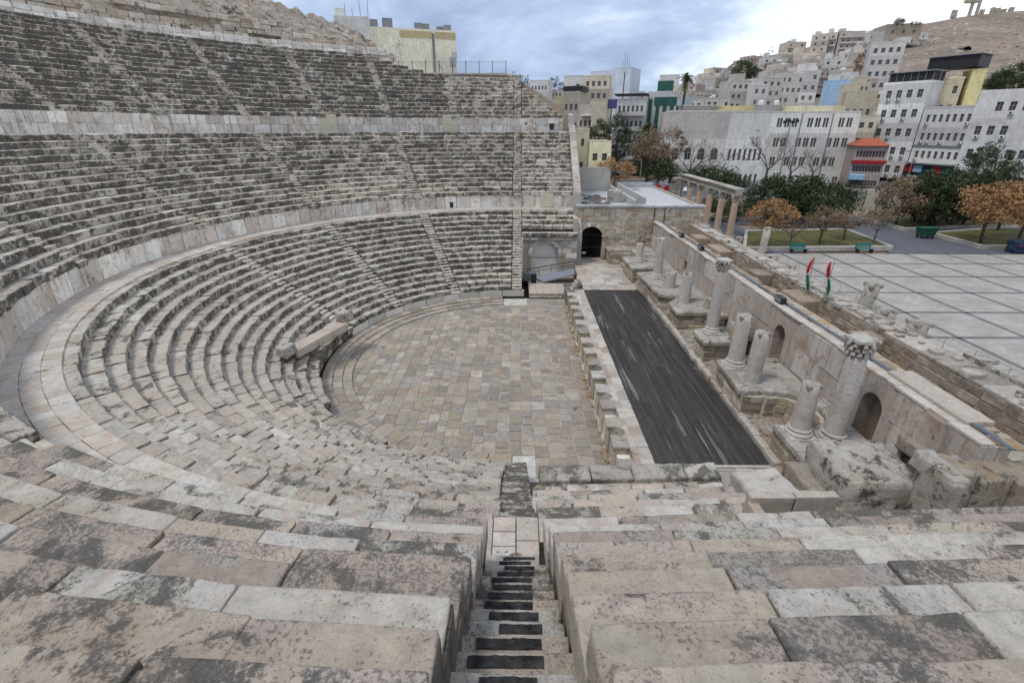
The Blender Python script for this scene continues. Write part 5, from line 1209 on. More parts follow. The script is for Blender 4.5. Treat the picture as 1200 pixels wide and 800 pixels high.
def tree(label,x,y,z,h,rad,kind,name='tree',group='trees round the plaza',trunk=.35,squash=.8,dens=1.0,lsize=None):
    Tt=thing(name,(x,y,z),label,'tree',group)
    wood=MB(); tips=[]; p0=np.array([x,y,z-.3]); th=h*trunk
    top=np.array([x+rng.normal(0,.15),y+rng.normal(0,.15),z+th]); rt_=max(.09,h*.022)
    tube(wood,p0,top,rt_*1.3,rt_,8,cap=False)
    bare=kind in('bare',)
    nb=5
    for k in range(nb):
        a=2*PI*k/nb+rng.uniform(0,.6); e=rng.uniform(.5,1.1) if not bare else rng.uniform(.7,1.4)
        branch(wood,top-np.array([0,0,th*.15*rng.uniform()]),np.array([math.cos(a),math.sin(a),e]),(h-th)*.36,rt_*.6,2 if not bare else 4,tips,.35 if not bare else .42,.2)
    wood.obj('trunk',M['bark'] if kind!='bare' else M['twig'],Tt)
    mb=MB(); mat={'dark':'lf_dark','green':'lf_green','orange':'lf_orange','brown':'lf_brown','bare':'lf_brown'}[kind]
    cc=np.array([x,y,z+th+(h-th)*.5]); hh=(h-th)*.56
    if bare:
        for q,l in tips:
            if l==0 and rng.uniform()<.25*dens: leaves(mb,q,5,.35,.10)
        if mb.n: mb.obj('dry_leaves',M[mat],Tt)
        return Tt
    NCl=int(46*dens)
    for k in range(NCl):
        d=rng.normal(size=3); d/=np.linalg.norm(d); rr=rng.uniform(.35,1)**.5
        c=cc+d*rr*np.array([rad,rad,hh])*np.array([1,1,1.0])*.94
        if rng.uniform()<(.12 if kind!='orange' else .25): continue
        b=rng.uniform(0,.55)
        s=lsize or max(.07,rad*.036)
        leaves(mb,c,int(105),rad*rng.uniform(.11,.38),s,squash,b,min(1,b+.55))
    mb.obj('crown',M[mat],Tt,kind='stuff'); return Tt
def ptree(label,u,vb,vt,wpx,kind,zb=None,Y=None,**k):
    """tree whose foot shows at pixel (u,vb) on ground zb and whose top shows at vt"""
    if Y is None: b=at_z(u,vb,zb)
    else: b=at_y(u,vb,Y)
    Yb=b[1]-CAM[1]; t_=at_y(u,vt,Yb); s=Yb/ray(u,vb)[1]
    return tree(label,b[0],b[1],b[2],t_[2]-b[2],wpx*s/F/2,kind,**k)
ptree('small pruned orange leaved tree at the left end of the lawn',897,291,236,58,'orange',ZP,trunk=.45,squash=.7)
ptree('thin dark bare tree on the lawn, second from the left',926,290,250,40,'bare',ZP,trunk=.3,dens=1)
ptree('pruned brown leaved tree on the lawn, third from the left',959,289,244,46,'brown',ZP,trunk=.45,squash=.7,dens=.8)
ptree('slim brown bare tree at the right of the lawn, third of the bare ones',988,283,246,44,'brown',ZP,trunk=.4,dens=.6)
ptree('thin twiggy tree at the lawn corner beside the path',1022,288,242,36,'bare',ZP,trunk=.4,dens=2)
ptree('wide green evergreen hedge tree behind the lawn, left one',905,262,209,74,'green',ZP,trunk=.12,dens=1.6)
ptree('wide green evergreen hedge tree behind the lawn, middle one',942,262,209,72,'green',ZP,trunk=.12,dens=1.8)
ptree('wide green evergreen hedge tree behind the lawn, right one',974,260,216,50,'green',ZP,trunk=.12,dens=1.4)
ptree('broad orange leaved tree on the right lawn, in front of the evergreens',1148,288,219,78,'orange',ZP,trunk=.4,squash=.6,dens=1.5)
ptree('orange leaved tree cut by the right border of the view',1192,284,216,72,'orange',ZP,trunk=.4,squash=.6,dens=1.5)
ptree('orange leaved tree behind the two broad orange ones',1168,272,214,60,'orange',ZP,trunk=.4,squash=.6,dens=1.0)
ptree('sparse brown tree left of the big dark evergreens',1048,266,208,62,'brown',ZP,trunk=.25,dens=.9)
ptree('big dark pine in the middle of the evergreen group',1092,268,200,70,'dark',ZP,trunk=.12,dens=2.2)
ptree('big dark pine at the right of the evergreen group',1128,266,203,72,'dark',ZP,trunk=.12,dens=2.2)
ptree('tall dark green pine rising above the evergreen group',1122,262,176,46,'dark',ZP,trunk=.3,dens=1.4)
ptree('dark conifer at the left of the evergreen group',1072,262,205,48,'dark',ZP,trunk=.12,dens=1.6)
ptree('bright green tree at the right before the grey building',1178,240,192,60,'green',ZP,trunk=.2,dens=1.3)
ptree('rusty brown bush tree beside the yellow house',722,218,186,46,'orange',None,Y=72,trunk=.15,dens=1.0)
for (l,u,vb,vt,w_,kd,Y,d) in [('tall dark cypress like evergreen behind the yellow house, right one',720,205,132,34,'dark',88,2.0),('dark evergreen behind the yellow house, left one',700,190,140,30,'dark',86,1.6),
  ('wide brownish tree beside the old stone facade, in front of the street',757,215,158,52,'brown',92,1.5),('reddish brown tree behind the brownish one, by the palm',785,200,150,34,'brown',105,1.0),('dark evergreen shrub below the brownish tree',770,215,188,56,'dark',90,1.5),
  ('bare pale twiggy tree before the old stone facade, left one',808,216,160,50,'bare',95,.3),('bare twiggy tree before the old stone facade, second from left',838,216,168,44,'bare',96,.6),('tall bare pinkish twiggy tree before the arcade',896,212,152,46,'bare',100,2.0),
  ('bare twiggy tree at mid facade',925,212,168,36,'bare',100,.6),('bare twiggy tree at the right of the stone facade',950,212,172,44,'bare',98,.2),('low dark hedge tree below the old facade',830,222,198,60,'dark',92,1.2),('dark low shrub at the end of the evergreen row',856,226,205,40,'dark',90,1.2)]:
    ptree(l,u,vb,vt,w_,kd,None,Y=Y,dens=d,trunk=.25,group='street trees before the old facade')
ptree('dark evergreen screen behind the rose colonnade, left one',836,262,218,34,'dark',None,Y=86,dens=1.4,trunk=.1)
ptree('dark evergreen screen behind the rose colonnade, right one',862,264,222,34,'dark',None,Y=82,dens=1.4,trunk=.1)
ptree('dark evergreen low screen at the foot of the colonnade',848,270,236,40,'dark',None,Y=78,dens=1.2,trunk=.08)
ptree('feathery green tree right of the red roofed cafe, above the pines',1138,250,170,50,'green',None,Y=86,dens=1.2,trunk=.3)
def palm(label,u,vb,vt,wpx,Y):
    b=at_y(u,vb,Y); t_=at_y(u,vt,Y); s=Y/ray(u,vb)[1]; Rr=wpx*s/F/2; Tt=thing('palm_tree',b,label,'palm tree')
    x,y,z=b; h=t_[2]-z-Rr*.6
    mb=MB(); lathe(mb,(x,y,z-.5),[(.34*(1-.25*k/10)*(1+.06*(k%2)),(h+.5)*k/10) for k in range(11)],10); mb.obj('trunk',M['bark'],Tt)
    mb=MB(); top=np.array([x,y,z+h])
    for k in range(46):
        a=rng.uniform(0,2*PI); e=rng.uniform(-1.2,1.2); d=np.array([math.cos(a)*math.cos(e),math.sin(a)*math.cos(e),math.sin(e)]); L=Rr*rng.uniform(.8,1.1); tn=rng.uniform(.1,.9)*(1 if e>-.2 else .7)
        for q in range(7):
            p0=top+d*L*q/7+np.array([0,0,-Rr*.5*(q/7)**2]); w_=Rr*.10
            for sg in(-1,1):
                sd_=np.cross(d,(0,0,1)); sd_/=np.linalg.norm(sd_)+1e-6; p1=p0+sd_*sg*Rr*.26*(1-.5*q/7)+d*Rr*.2+np.array([0,0,-.1*Rr]); mb.add([p0,p0+d*w_,p1],[[0,1,2]],(tn,tn,tn))
    mb.obj('fronds',M['lf_palm'],Tt)
palm('tall palm tree in front of the green glazed building',797,150,84,24,135)
palm('low palm tree beside the dark evergreens and the stone facade',757,172,142,34,100)

# ------------------------------------------------------------------ buildings
_wm={}
def wallmat(c):
    k=tuple(round(q,2) for q in c)
    if k not in _wm: _wm[k]=stone('facade %d'%len(_wm),[k,tuple(q*.86 for q in k),tuple(min(1,q*1.08) for q in k)],lichen=.0,scale=.25,bump=.15,bright=1.13,stain=.2,stainc=tuple(q*.6 for q in k),streak=.25,white=0)
    return _wm[k]
M['glass']=plain('dark window glass',(.055,.06,.065),rough=.15,spec=.5,var=.3,scale=.6); M['frame']=plain('window frame',(.30,.29,.28))
_win={}
def winmesh(w,h,ar):
    k=(round(w,1),round(h,1),ar)
    if k not in _win:
        mb=MB(); w,h=k[0],k[1]; r=w/2
        v=[(-w/2,0,0),(w/2,0,0)]+([(r*math.cos(a),0,h-r+r*math.sin(a)) for a in np.linspace(0,PI,9)] if ar else [(w/2,0,h),(-w/2,0,h)]); mb.add(v,[list(range(len(v)))],mi=0)
        t_=min(.045,w*.04)
        lohi(mb,(-t_,-.06,0),(t_,-.01,h-.02),mi=1,ch=.005); lohi(mb,(-w/2,-.07,h*.55),(w/2,-.012,h*.55+2*t_),mi=1,ch=.005)
        for s in(-1,1): lohi(mb,(s*w/2-t_,-.08,0),(s*w/2+t_,-.005,h-(r if ar else 0)),mi=1,ch=.005)
        _win[k]=mb.mesh('window',[M['glass'],M['frame']])
    return _win[k]
GB='city buildings'
def building(label,PL,PR,zb,depth,color,storeys,group=GB,ww=1.1,wh=1.5,cols=5,arch=False,parapet=.5,name='building',sill=.9,skipf=None,sidewin=0,extra=None,margin=.06,pairs=False,balc=0,acs=0):
    """PL, PR: top left and right corners of the front; zb: ground; storeys of windows with real reveals"""
    PL=np.array(PL,float);PR=np.array(PR,float); zt=(PL[2]+PR[2])/2; X=PR-PL; X[2]=0; Wd=np.linalg.norm(X); X/=Wd; Nn=np.array([X[1],-X[0],0.])  # outward (towards camera)
    if np.dot(Nn,CAM-PL)<0: Nn=-Nn
    O=np.array([PL[0],PL[1],zb]); Hh=zt-zb; B=thing(name,O+X*Wd/2-Nn*depth/2,label,'building',group)
    mat=wallmat(color); sh=Hh/max(storeys,1); cw=Wd*(1-2*margin)/max(cols,1); ww=max(.45,min(ww,cw*(.26 if pairs else .50))); wh=min(wh,sh*(.46 if pairs or arch else .40)); up=np.array([0,0,1.]); mb=MB(); dep=.22
    wins=[]
    for s in range(storeys):
        ops=[]
        for c in range(cols):
            if skipf and skipf(s,c): continue
            xm=Wd*(margin+(1-2*margin)*(c+.5)/cols)
            sub=[0] if not pairs else [-ww*.62,ww*.62]
            for o_ in sub:
                z0=min(sill,sh*.3); z1=min(z0+wh,sh-.25); 
                if z1-z0<.4 or xm+o_-ww/2<.1 or xm+o_+ww/2>Wd-.1: continue
                ar=arch if not callable(arch) else arch(s,c)
                ops.append((xm+o_-ww/2,xm+o_+ww/2,z0,z1-(ww/2 if ar else 0),ar)); wins.append((xm+o_,z0+s*sh,z1-z0,ar))
        arch_wall(mb,O+up*s*sh,X,up,Nn,Wd,sh,ops,dep,rt(),back=False)
    bx=[O-Nn*dep,O+X*Wd-Nn*dep,O+X*Wd-Nn*depth,O-Nn*depth]; v=[tuple(p) for p in bx]+[tuple(p+up*(Hh-.003)) for p in bx]
    mb.add(v,[[0,1,5,4][::-1],[1,2,6,5],[2,3,7,6],[3,0,4,7],[4,5,6,7]],(.3,.2,.4))
    ov=[O,O+X*Wd]; v=[O,O-Nn*dep,O-Nn*dep+up*Hh,O+up*Hh,O+X*Wd,O+X*Wd-Nn*dep,O+X*Wd-Nn*dep+up*Hh,O+X*Wd+up*Hh]; mb.add(v,[[0,1,2,3],[7,6,5,4],[3,2,6,7]],(.3,.2,.4))
    mb.obj('wall',mat,B)
    if parapet:
        mb=MB(); L=[(O+up*(Hh+parapet/2)+X*Wd/2-Nn*.12,X*(Wd/2+.06),Nn*.14),(O+up*(Hh+parapet/2)+X*Wd/2-Nn*(depth-.14),X*(Wd/2+.06),Nn*.14),(O+up*(Hh+parapet/2)+X*.1-Nn*depth/2,X*.14,Nn*(depth/2-.27)),(O+up*(Hh+parapet/2)+X*(Wd-.1)-Nn*depth/2,X*.14,Nn*(depth/2-.27))]
        for c,u_,v_ in L: block(mb,c,u_,v_,up*parapet/2,.02,rt())
        mb.obj('parapet',mat,B)
    rz=math.atan2(X[1],X[0])
    for (xm,z0,h_,ar) in wins:
        o=bpy.data.objects.new('window',winmesh(ww,h_,ar)); COL.objects.link(o); o.parent=B; wp=O+X*xm+up*z0-Nn*(dep-.012); o.location=wp-np.array(B['_w']); o.rotation_euler=(0,0,rz)
    if balc:
        for s in range(1,storeys):
            mb=MB(); block(mb,O+X*Wd/2+up*(s*sh+.05)+Nn*.5,X*(Wd/2*.9),Nn*.55,up*.08,.02,rt()); block(mb,O+X*Wd/2+up*(s*sh+.5)+Nn*1.0,X*(Wd/2*.9),Nn*.06,up*.4,.02,rt()); mb.obj('balcony',mat,B)
    if sidewin:
        for sd_,Xs in((1,O+X*Wd),(-1,O)):
            for s in range(storeys):
                for c in range(sidewin):
                    mb=MB(); p=Xs-Nn*(depth*(c+.6)/(sidewin+.3))+up*(s*sh+min(sill,sh*.3)+wh/2)+X*sd_*.01; block(mb,p,X*.05,Nn*(-ww/2),up*(wh/2-.05),.01); mb.obj('window',M['glass'],B,at=p)
    if acs:
        for (xm,z0,h_,ar) in wins:
            if rng.uniform()<acs:
                q=MB(); c=O+X*(xm+.1)+up*(z0-.35)+Nn*.22; block(q,c,X*.42,Nn*.2,up*.28,.03,rt()); ac=q.obj('air_conditioner',M['flagwhite'],B,at=c); q=MB(); tube(q,c+Nn*.2,c+Nn*.215,.2,.2,12); g_=q.obj('fan_grille',M['iron'],None); g_.parent=ac; g_.location=-np.array(ac['_w'])
    B['_f']=1
    return dict(B=B,O=O,X=X,N=Nn,W=Wd,H=Hh,mat=mat)
def roofbox(D,x0,x1,d0,d1,h,part,mat=None,z=0):
    mb=MB(); O,X,Nn=D['O'],D['X'],D['N']; c=O+X*(x0+x1)/2-Nn*(d0+d1)/2+np.array([0,0,D['H']+z+h/2]); block(mb,c,X*(x1-x0)/2,Nn*(d1-d0)/2,(0,0,h/2),.03,rt()); return mb.obj(part,mat or D['mat'],D['B'],at=c)
def acunit(D,x,d,z=0,s=1.0):
    o=roofbox(D,x,x+1.1*s,d,d+.9*s,1.0*s,'air_conditioner',M['steel'],z); mb=MB(); O,X,Nn=D['O'],D['X'],D['N']; c=O+X*(x+.55*s)-Nn*(d-.02)+np.array([0,0,D['H']+z+.5*s]); block(mb,c,X*.4*s,Nn*.02,(0,0,.4*s),.01); q=mb.obj('fan_grille',M['iron'],None); q.parent=o; q.location=c-np.array(o['_w'])
def tank(D,x,d,z=0,r=.6,h=1.3):
    mb=MB(); O,X,Nn=D['O'],D['X'],D['N']; c=O+X*x-Nn*d+np.array([0,0,D['H']+z]); lathe(mb,c,[(r,0),(r,h*.8),(r*.7,h*.95),(.05,h)],12); mb.obj('water_tank',M['flagwhite'] if rng.uniform()<.5 else M['steel'],D['B'],at=c)
A_=lambda u,v,Y: at_y(u,v,Y)
# cream building right above the seats
D=building('cream windowless building with rooftop units right above the top seats',A_(428,27,86),A_(534,40,90),20,14,(.80,.765,.62),1,cols=0,parapet=0)
roofbox(D,5.0,10.0,-.03,1,.001+1.0,'parapet_band',plain('ochre band',(.50,.42,.25)),-1.25); roofbox(D,10.5,D['W']-.05,-.03,1,1.0,'parapet_band',bpy.data.materials['ochre band'],-1.25)
for x,d,s in((7.6,1.5,1.1),(8.8,2.0,1.1),(11.3,3,1.0),(12.3,1.5,1.0),(2.6,1,1.4),(.6,1.4,1.2)): acunit(D,x,d,0,s)
mb=MB(); 
for o_ in(0,.14,.28): p0=D['O']+D['X']*(10.05+o_)+D['N']*.06; tube(mb,p0,p0+np.array([0,0,D['H']-.5]),.05,.05,6)
mb.obj('down_pipe',M['steel'],D['B'])
mb=MB(); lohi(mb,(0,0,0),(.01,.01,.01)); 
for k,(x,z,w2,h2) in enumerate([(13.2,4.4,1.0,1.3),(13.5,3.4,.8,.8)]):
    q=MB(); c=D['O']+D['X']*x+D['N']*.015+np.array([0,0,D['H']-z]); block(q,c,D['X']*w2/2,D['N']*.02,(0,0,h2/2),.015,rt(),.1); q.obj('plaster_patch',M['roofgrey'],D['B'],at=c)
D=building('low white rooftop hut with antennas at the end of the rock wall',A_(390,14,84),A_(432,24,85),22,6,(.6,.6,.58),1,cols=0,parapet=0)
for k in range(5):
    q=MB(); c=D['O']+D['X']*(.5+1.1*k)-D['N']*1+np.array([0,0,D['H']-.2]); tube(q,c,c+np.array([rng.normal(0,.1),0,rng.uniform(1.2,2.6)]),.035,.03,5); q.obj('antenna_post',M['iron'],D['B'],at=c)
roofbox(D,.2,1.6,.5,2,1.1,'roof_hut'); 
# small yellow house
yh=(.66,.61,.42)
D=building('small pale yellow house with three little windows beside the seats',A_(676,152,76),A_(691,152,76),2,6,yh,4,cols=1,ww=.7,wh=1.0,parapet=.12,sill=1.0,margin=.3)
D=building('lower yellow flat roofed wing with a blue framed window',A_(691.2,166,75.5),A_(717,166,75.5),2,7,yh,3,cols=2,ww=.7,wh=1.0,parapet=.12,sill=1.1)
D=building('grey block yard wall below the yellow house',A_(674,196,70),A_(716,197,70),1,1.0,(.40,.39,.36),1,cols=0,parapet=0,name='yard_wall')
# old stone facade, three joined masses
FZ=3.0
st_=(.50,.47,.42)
zT=A_(786,132,118)[2]
L0,L1,L2,L3=A_(785,131,118),A_(856,138,116),A_(905,136,117),A_(1008,138,113)
def lev(p,z): return np.array([p[0],p[1],z])
D=building('old stone hall, its left end wall with tall arched windows',lev(L0,zT),lev(L1,zT),2,14,(.62,.585,.53),3,cols=4,ww=1.4,wh=3.0,arch=lambda s,c:s==1,parapet=.4,skipf=lambda s,c:s==2,sill=1.0)
D=building('old stone hall, centre with a row of pointed arches and an arcade',lev(L1,zT-.1),lev(L2,zT-.1),2,15,(.70,.68,.63),3,cols=7,ww=.95,wh=3.2,arch=True,parapet=.4,skipf=lambda s,c:s==2,sill=.9)
D=building('old stone hall, long right wing with narrow paired windows',lev(L2,zT-.2),lev(L3,zT-.2),2,16,(.70,.675,.62),4,cols=10,ww=.75,wh=2.0,pairs=True,parapet=.4,sill=1.2,skipf=lambda s,c:(s*7+c*5)%4==0)
for k in range(1,3):
    q=MB(); c=D['O']+D['X']*D['W']*(.35*k)+D['N']*.02; block(q,c+np.array([0,0,D['H']/2]),D['X']*.12,D['N']*.04,(0,0,D['H']/2-.1),.01); q.obj('down_pipe',M['steel'],D['B'],at=c)
D=building('long yellow rooftop storey behind the stone hall, left part',A_(848,125,130),A_(884,126,130),10,8,(.60,.50,.26),1,cols=1,ww=2.2,wh=.3,parapet=.2)
D=building('long yellow rooftop storey behind the stone hall, right part with square windows',A_(921,124,130),A_(990,128,128),10,8,(.60,.54,.36),2,cols=5,ww=1.4,wh=1.7,parapet=.3,sill=2.6,skipf=lambda s,c:s==0)
D=building('grey service storey between the yellow rooftop storeys',A_(884,124,132),A_(921,124,132),10,8,(.36,.35,.33),1,cols=1,ww=1.5,wh=1,parapet=.2,sill=12)
tank(D,2,1);tank(D,6,1.5)
D=building('plain grey stone block left of the yellow rooftop storey',A_(801,125,134),A_(848,124,134),6,10,(.42,.39,.35),1,cols=0,parapet=.3)
# red roofed cafe
D=building('small cafe under a red tiled roof with a row of windows',A_(1004,170,106),A_(1042,172,104),3.2,8,(.36,.30,.27),3,cols=9,ww=.6,wh=1.3,parapet=0,sill=.7)
M['tile']=plain('red roof tile',(.33,.09,.05),var=.25,scale=4); M['sign']=plain('red sign board',(.35,.02,.03)); M['bluesign']=plain('pale blue awning',(.25,.45,.62))
O,X,Nn=D['O'],D['X'],D['N']; Wd=D['W']; e0=np.array([0,0,D['H']])
mb=MB(); r0=[O-X*.3+Nn*.5+e0,O+X*(Wd+.3)+Nn*.5+e0,O+X*(Wd+.3)-Nn*8.4+e0,O-X*.3-Nn*8.4+e0]; rr=[O+X*1.5-Nn*3+e0+np.array([0,0,1.4]),O+X*(Wd-1.5)-Nn*3+e0+np.array([0,0,1.4])]
mb.add(r0+rr,[[0,1,5,4],[1,2,5],[2,3,4,5],[3,0,4],[3,2,1,0]]); mb.obj('roof',M['tile'],D['B'])
mb=MB(); block(mb,O+X*Wd/2+Nn*.35+np.array([0,0,D['H']*.64]),X*(Wd/2+.2),Nn*.3,(0,0,.3),.02); mb.obj('sign_band',M['sign'],D['B'])
mb=MB(); block(mb,O+X*Wd*.22+Nn*1.0+np.array([0,0,D['H']*.3]),X*(Wd*.22),Nn*.8,(0,0,.5),.05); mb.obj('awning',M['bluesign'],D['B'])
# grey commercial blocks on the right
gy_=(.60,.59,.565)
D=building('white four storey corner block under a dark glass roof storey',A_(1036,100,128),A_(1092,97,120),4,16,(.66,.65,.63),5,cols=4,ww=2.0,wh=1.6,parapet=.5,sill=1.2,acs=.5)
roofbox(D,.4,D['W']-.2,.6,6,2.0,'roof_storey',M['iron'],.3); roofbox(D,-.2,D['W']+.3,.2,6.5,.22,'roof_slab',M['steel'],2.32); roofbox(D,4,D['W']+4,9,15,2.4,'roof_storey',M['iron'],3.2); roofbox(D,3.6,D['W']+4.4,8.6,15.4,.22,'roof_slab',M['steel'],5.62)
for k in range(9): roofbox(D,.6+1.4*k,.72+1.4*k,.48,.58,1.95,'mullion',M['steel'],.32)
D=building('long grey commercial building with rows of square windows, middle part',A_(1082,133,119.5),A_(1150,121,108),4,14,gy_,4,cols=7,ww=1.3,wh=1.5,parapet=.5,sill=1.1,acs=.3)
D2=building('long grey commercial building with dark wide windows, right part',A_(1150,106,107),A_(1240,112,98),4,14,(.62,.61,.59),4,cols=5,ww=1.9,wh=1.6,parapet=.7,sill=1.2,acs=.5,skipf=lambda s,c:(s+2*c)%5==3)
acunit(D2,6.5,1.0,.6,1.6); tank(D2,10,2,.6)
q=MB(); c=D['O']+D['X']*D['W']/2+np.array([0,0,D['H']*.5]); block(q,c+D['N']*.12,D['X']*D['W']/2,D['N']*.12,(0,0,.14),.02); q.obj('ledge_band',M['steel'],D['B'])
q=MB(); c=D['O']+D['X']*D['W']/2+np.array([0,0,D['H']*.25]); block(q,c+D['N']*.5,D['X']*D['W']/2,D['N']*.5,(0,0,.12),.02); q.obj('canopy',M['steel'],D['B'])
for k,(mn,l) in enumerate([('sign','red shop sign'),('bluesign','pale blue shop sign'),('navy','dark blue shop shutter'),('sign','red shop sign'),('green','green shop sign')]):
    q=MB(); c=D['O']+D['X']*D['W']*(.08+.19*k)+D['N']*.3+np.array([0,0,D['H']*.17]); block(q,c,D['X']*1.2,D['N']*.12,(0,0,.7),.02); q.obj('shop_sign',M[mn],D['B'],at=c)
    q=MB(); c=D['O']+D['X']*D['W']*(.08+.19*k)+D['N']*.02+np.array([0,0,1.6]); block(q,c,D['X']*1.5,D['N']*.06,(0,0,1.3),.02); q.obj('shop_front',M['glass'],D['B'],at=c)
D=building('yellow sided block rising behind the grey commercial building',A_(1094,97,124),A_(1132,89,121),6,10,(.66,.58,.40),5,cols=3,ww=1.6,wh=1.5,parapet=.4,skipf=lambda s,c:(s*3+c)%4==1)
D=building('bright yellow wall of the narrow tower behind the commercial blocks',A_(1140,84,122),A_(1158,80,121),8,6,(.66,.59,.30),1,cols=0,parapet=.2)
D=building('beige stepped house left of the white corner block',A_(992,110,135),A_(1030,106,132),5,10,(.50,.44,.34),3,cols=4,ww=1.2,wh=1.3,parapet=.4)
D=building('cream annex between the stone hall and the cafe',A_(1006,136,124),A_(1030,137,122),4,8,(.52,.47,.36),4,cols=2,ww=.9,wh=1.2,parapet=.3)
# hill: white tower house, then rows of houses
D=building('white tall apartment house standing alone on the slope',A_(1022,50,225),A_(1062,52,220),25,16,(.60,.58,.54),5,cols=4,ww=2.0,wh=1.9,parapet=.8,sill=1.0)
roofbox(D,0,3.5,0,6,4.2,'stair_tower'); roofbox(D,8,13,2,8,2.0,'roof_hut')
D=building('apartment house with a large sky blue painted wall',A_(966,94,205),A_(998,98,200),12,14,(.34,.50,.68),1,cols=0,parapet=.5,group='houses stacked on the hillside')
roofbox(D,1,5,2,8,2.6,'roof_hut',wallmat((.55,.53,.5))); tank(D,7,2)
def shade(c,k): return tuple(min(.7,q*k) for q in c)
palH=[((.58,.54,.47),'pale stone'),((.50,.44,.36),'tan'),((.66,.64,.60),'white'),((.50,.42,.37),'pinkish'),((.52,.48,.43),'grey'),((.62,.55,.43),'cream')]
SPEC=[('front row',[(812,118,138,26,170),(842,116,138,30,172),(872,96,128,30,180),(892,100,128,18,178),(906,92,126,26,184),(930,87,124,30,188),(952,84,122,20,190),(985,84,108,26,215)]),
 ('second row',[(806,100,120,20,230),(826,96,118,22,235),(848,92,112,18,245),(886,84,102,22,240),(908,80,98,20,250),(930,76,94,24,255),(955,74,92,22,250),(978,70,86,22,262)]),
 ('third row',[(842,86,98,20,290),(862,80,96,18,295),(884,74,90,22,300),(904,68,84,20,300),(926,64,82,24,300),(950,62,80,26,300),(1008,62,80,24,290)]),
 ('low lane',[(800,110,126,14,190),(858,104,118,12,205),(876,96,108,13,215),(915,88,99,13,225),(938,85,97,12,228),(968,82,92,14,235),(1006,92,106,16,200),(1000,78,90,14,245),(1014,98,110,12,180)]),
 ('steep lane',[(832,90,104,12,255),(852,86,98,12,268),(896,80,92,11,262),(916,73,86,12,275),(936,71,83,12,280),(958,70,80,11,282),(972,64,76,13,292),(990,62,74,12,300),(1004,56,68,12,305)]),
 ('crest row',[(848,80,90,22,335),(868,76,86,20,340),(890,66,80,18,340),(934,50,64,22,335),(962,42,62,20,330),(974,40,58,16,335),(1000,38,58,30,330),(1030,40,56,26,325),(1056,30,52,24,325),(1076,38,56,26,320)])]
for row,L in SPEC:
    for i,(u,vt,vb,wp,Y) in enumerate(L):
        c,cn_=palH[int(rng.integers(0,len(palH)))] ; PLh=A_(u-wp/2,vt,Y); PRh=A_(u+wp/2,vt+rng.uniform(-1,1.5),Y*(1+rng.normal(0,.015))); PRh[2]=PLh[2]
        zb=A_(u,vb,Y)[2]; hh=PLh[2]-zb; ns=max(1,int(round(hh/3.2)))
        D=building(f'{cn_} flat roofed house on the hillside, {(WORD[i] if i<7 else ["eighth","ninth","tenth"][i-7])} from left in the {row}',PLh,PRh,zb-6,9,c,ns+2,group='houses stacked on the hillside',cols=max(2,int(wp/7)),ww=1.15,wh=1.4,parapet=.4,skipf=lambda s,c_:s<2 or rng.uniform()<.15,balc=1 if rng.uniform()<.25 else 0)
        if rng.uniform()<.6: roofbox(D,rng.uniform(0,2),rng.uniform(3,5),1,5,rng.uniform(1.8,2.8),'roof_hut')
        if rng.uniform()<.7: tank(D,rng.uniform(1,6),rng.uniform(1,4))
        if rng.uniform()<.5: roofbox(D,rng.uniform(3,4),rng.uniform(5,7),rng.uniform(0,1),3,rng.uniform(1,2),'roof_hut',wallmat(palH[int(rng.integers(0,6))][0]))
        if rng.uniform()<.6: tank(D,rng.uniform(1,6),rng.uniform(1,6),0,.9,1.0)
        if rng.uniform()<.5:
            q=MB(); c=D['O']+D['X']*rng.uniform(1,5)+np.array([0,0,D['H']]); tube(q,c,c+np.array([0,0,2.6]),.06,.05,5); q.obj('antenna_post',M['iron'],D['B'],at=c)
D=building('large grey stone ruin block on the crest with trees on it',A_(1040,30,318),A_(1082,29,316),58,14,(.40,.34,.27),2,cols=3,ww=1.5,wh=1.5,parapet=.6)
# left valley
D=building('blue white tower block with a narrow slit and antennas',A_(721,80,215),A_(740,79.5,212),5,14,(.58,.63,.70),1,cols=0,parapet=.3)
for k in range(4):
    q=MB(); c=D['O']+D['X']*(2+.9*k)-D['N']*3+np.array([0,0,D['H']]); tube(q,c,c+np.array([0,0,[3,5.5,4,2.5][k]]),.12,.08,5); q.obj('antenna_post',M['steel'],D['B'],at=c)
q=MB(); c=D['O']+D['X']*D['W']*.62+D['N']*.02+np.array([0,0,D['H']*.6]); block(q,c,D['X']*.18,D['N']*.03,(0,0,D['H']*.36),.02); q.obj('window_slit',M['glass'],D['B'],at=c)
D=building('white sloping roofed wing behind the cream block, before the tower',A_(692,86,222),A_(721.4,82,216),5,14,(.60,.64,.70),5,cols=3,ww=1,wh=1,parapet=.3,skipf=lambda s,c:c!=2)
D=building('cream block with six columns of paired windows below the white tower',A_(684,90,185),A_(715,90,183),5,12,(.52,.46,.36),7,cols=4,ww=2.1,wh=1.7,parapet=.4)
D=building('white slab building left of the cream block',A_(661,92,192),A_(684,88,190),5,12,(.58,.57,.53),6,cols=2,ww=1.2,wh=1.2,parapet=.4,skipf=lambda s,c:c==0)
D=building('old grey house with a dark roof terrace below the white slab',A_(660,110,150),A_(680,110,148),4,10,(.42,.38,.32),4,cols=3,ww=1.1,wh=1.5,parapet=.6)
roofbox(D,0,5.5,0,6,1.3,'roof_terrace',M['iron'],.6)
D=building('beige blank house in front of the cream block, beside evergreens',A_(694,118,125),A_(711,118,124),3,9,(.54,.49,.38),3,cols=1,ww=.6,wh=1,parapet=.2)
D=building('house with a white awning between the grey and beige houses',A_(678,124,138),A_(696,124,136),3,9,(.45,.41,.35),3,cols=3,ww=1.0,wh=1.4,parapet=.3)
roofbox(D,1,6,-1.0,1.5,.3,'awning',M['flagwhite'],-2.4)
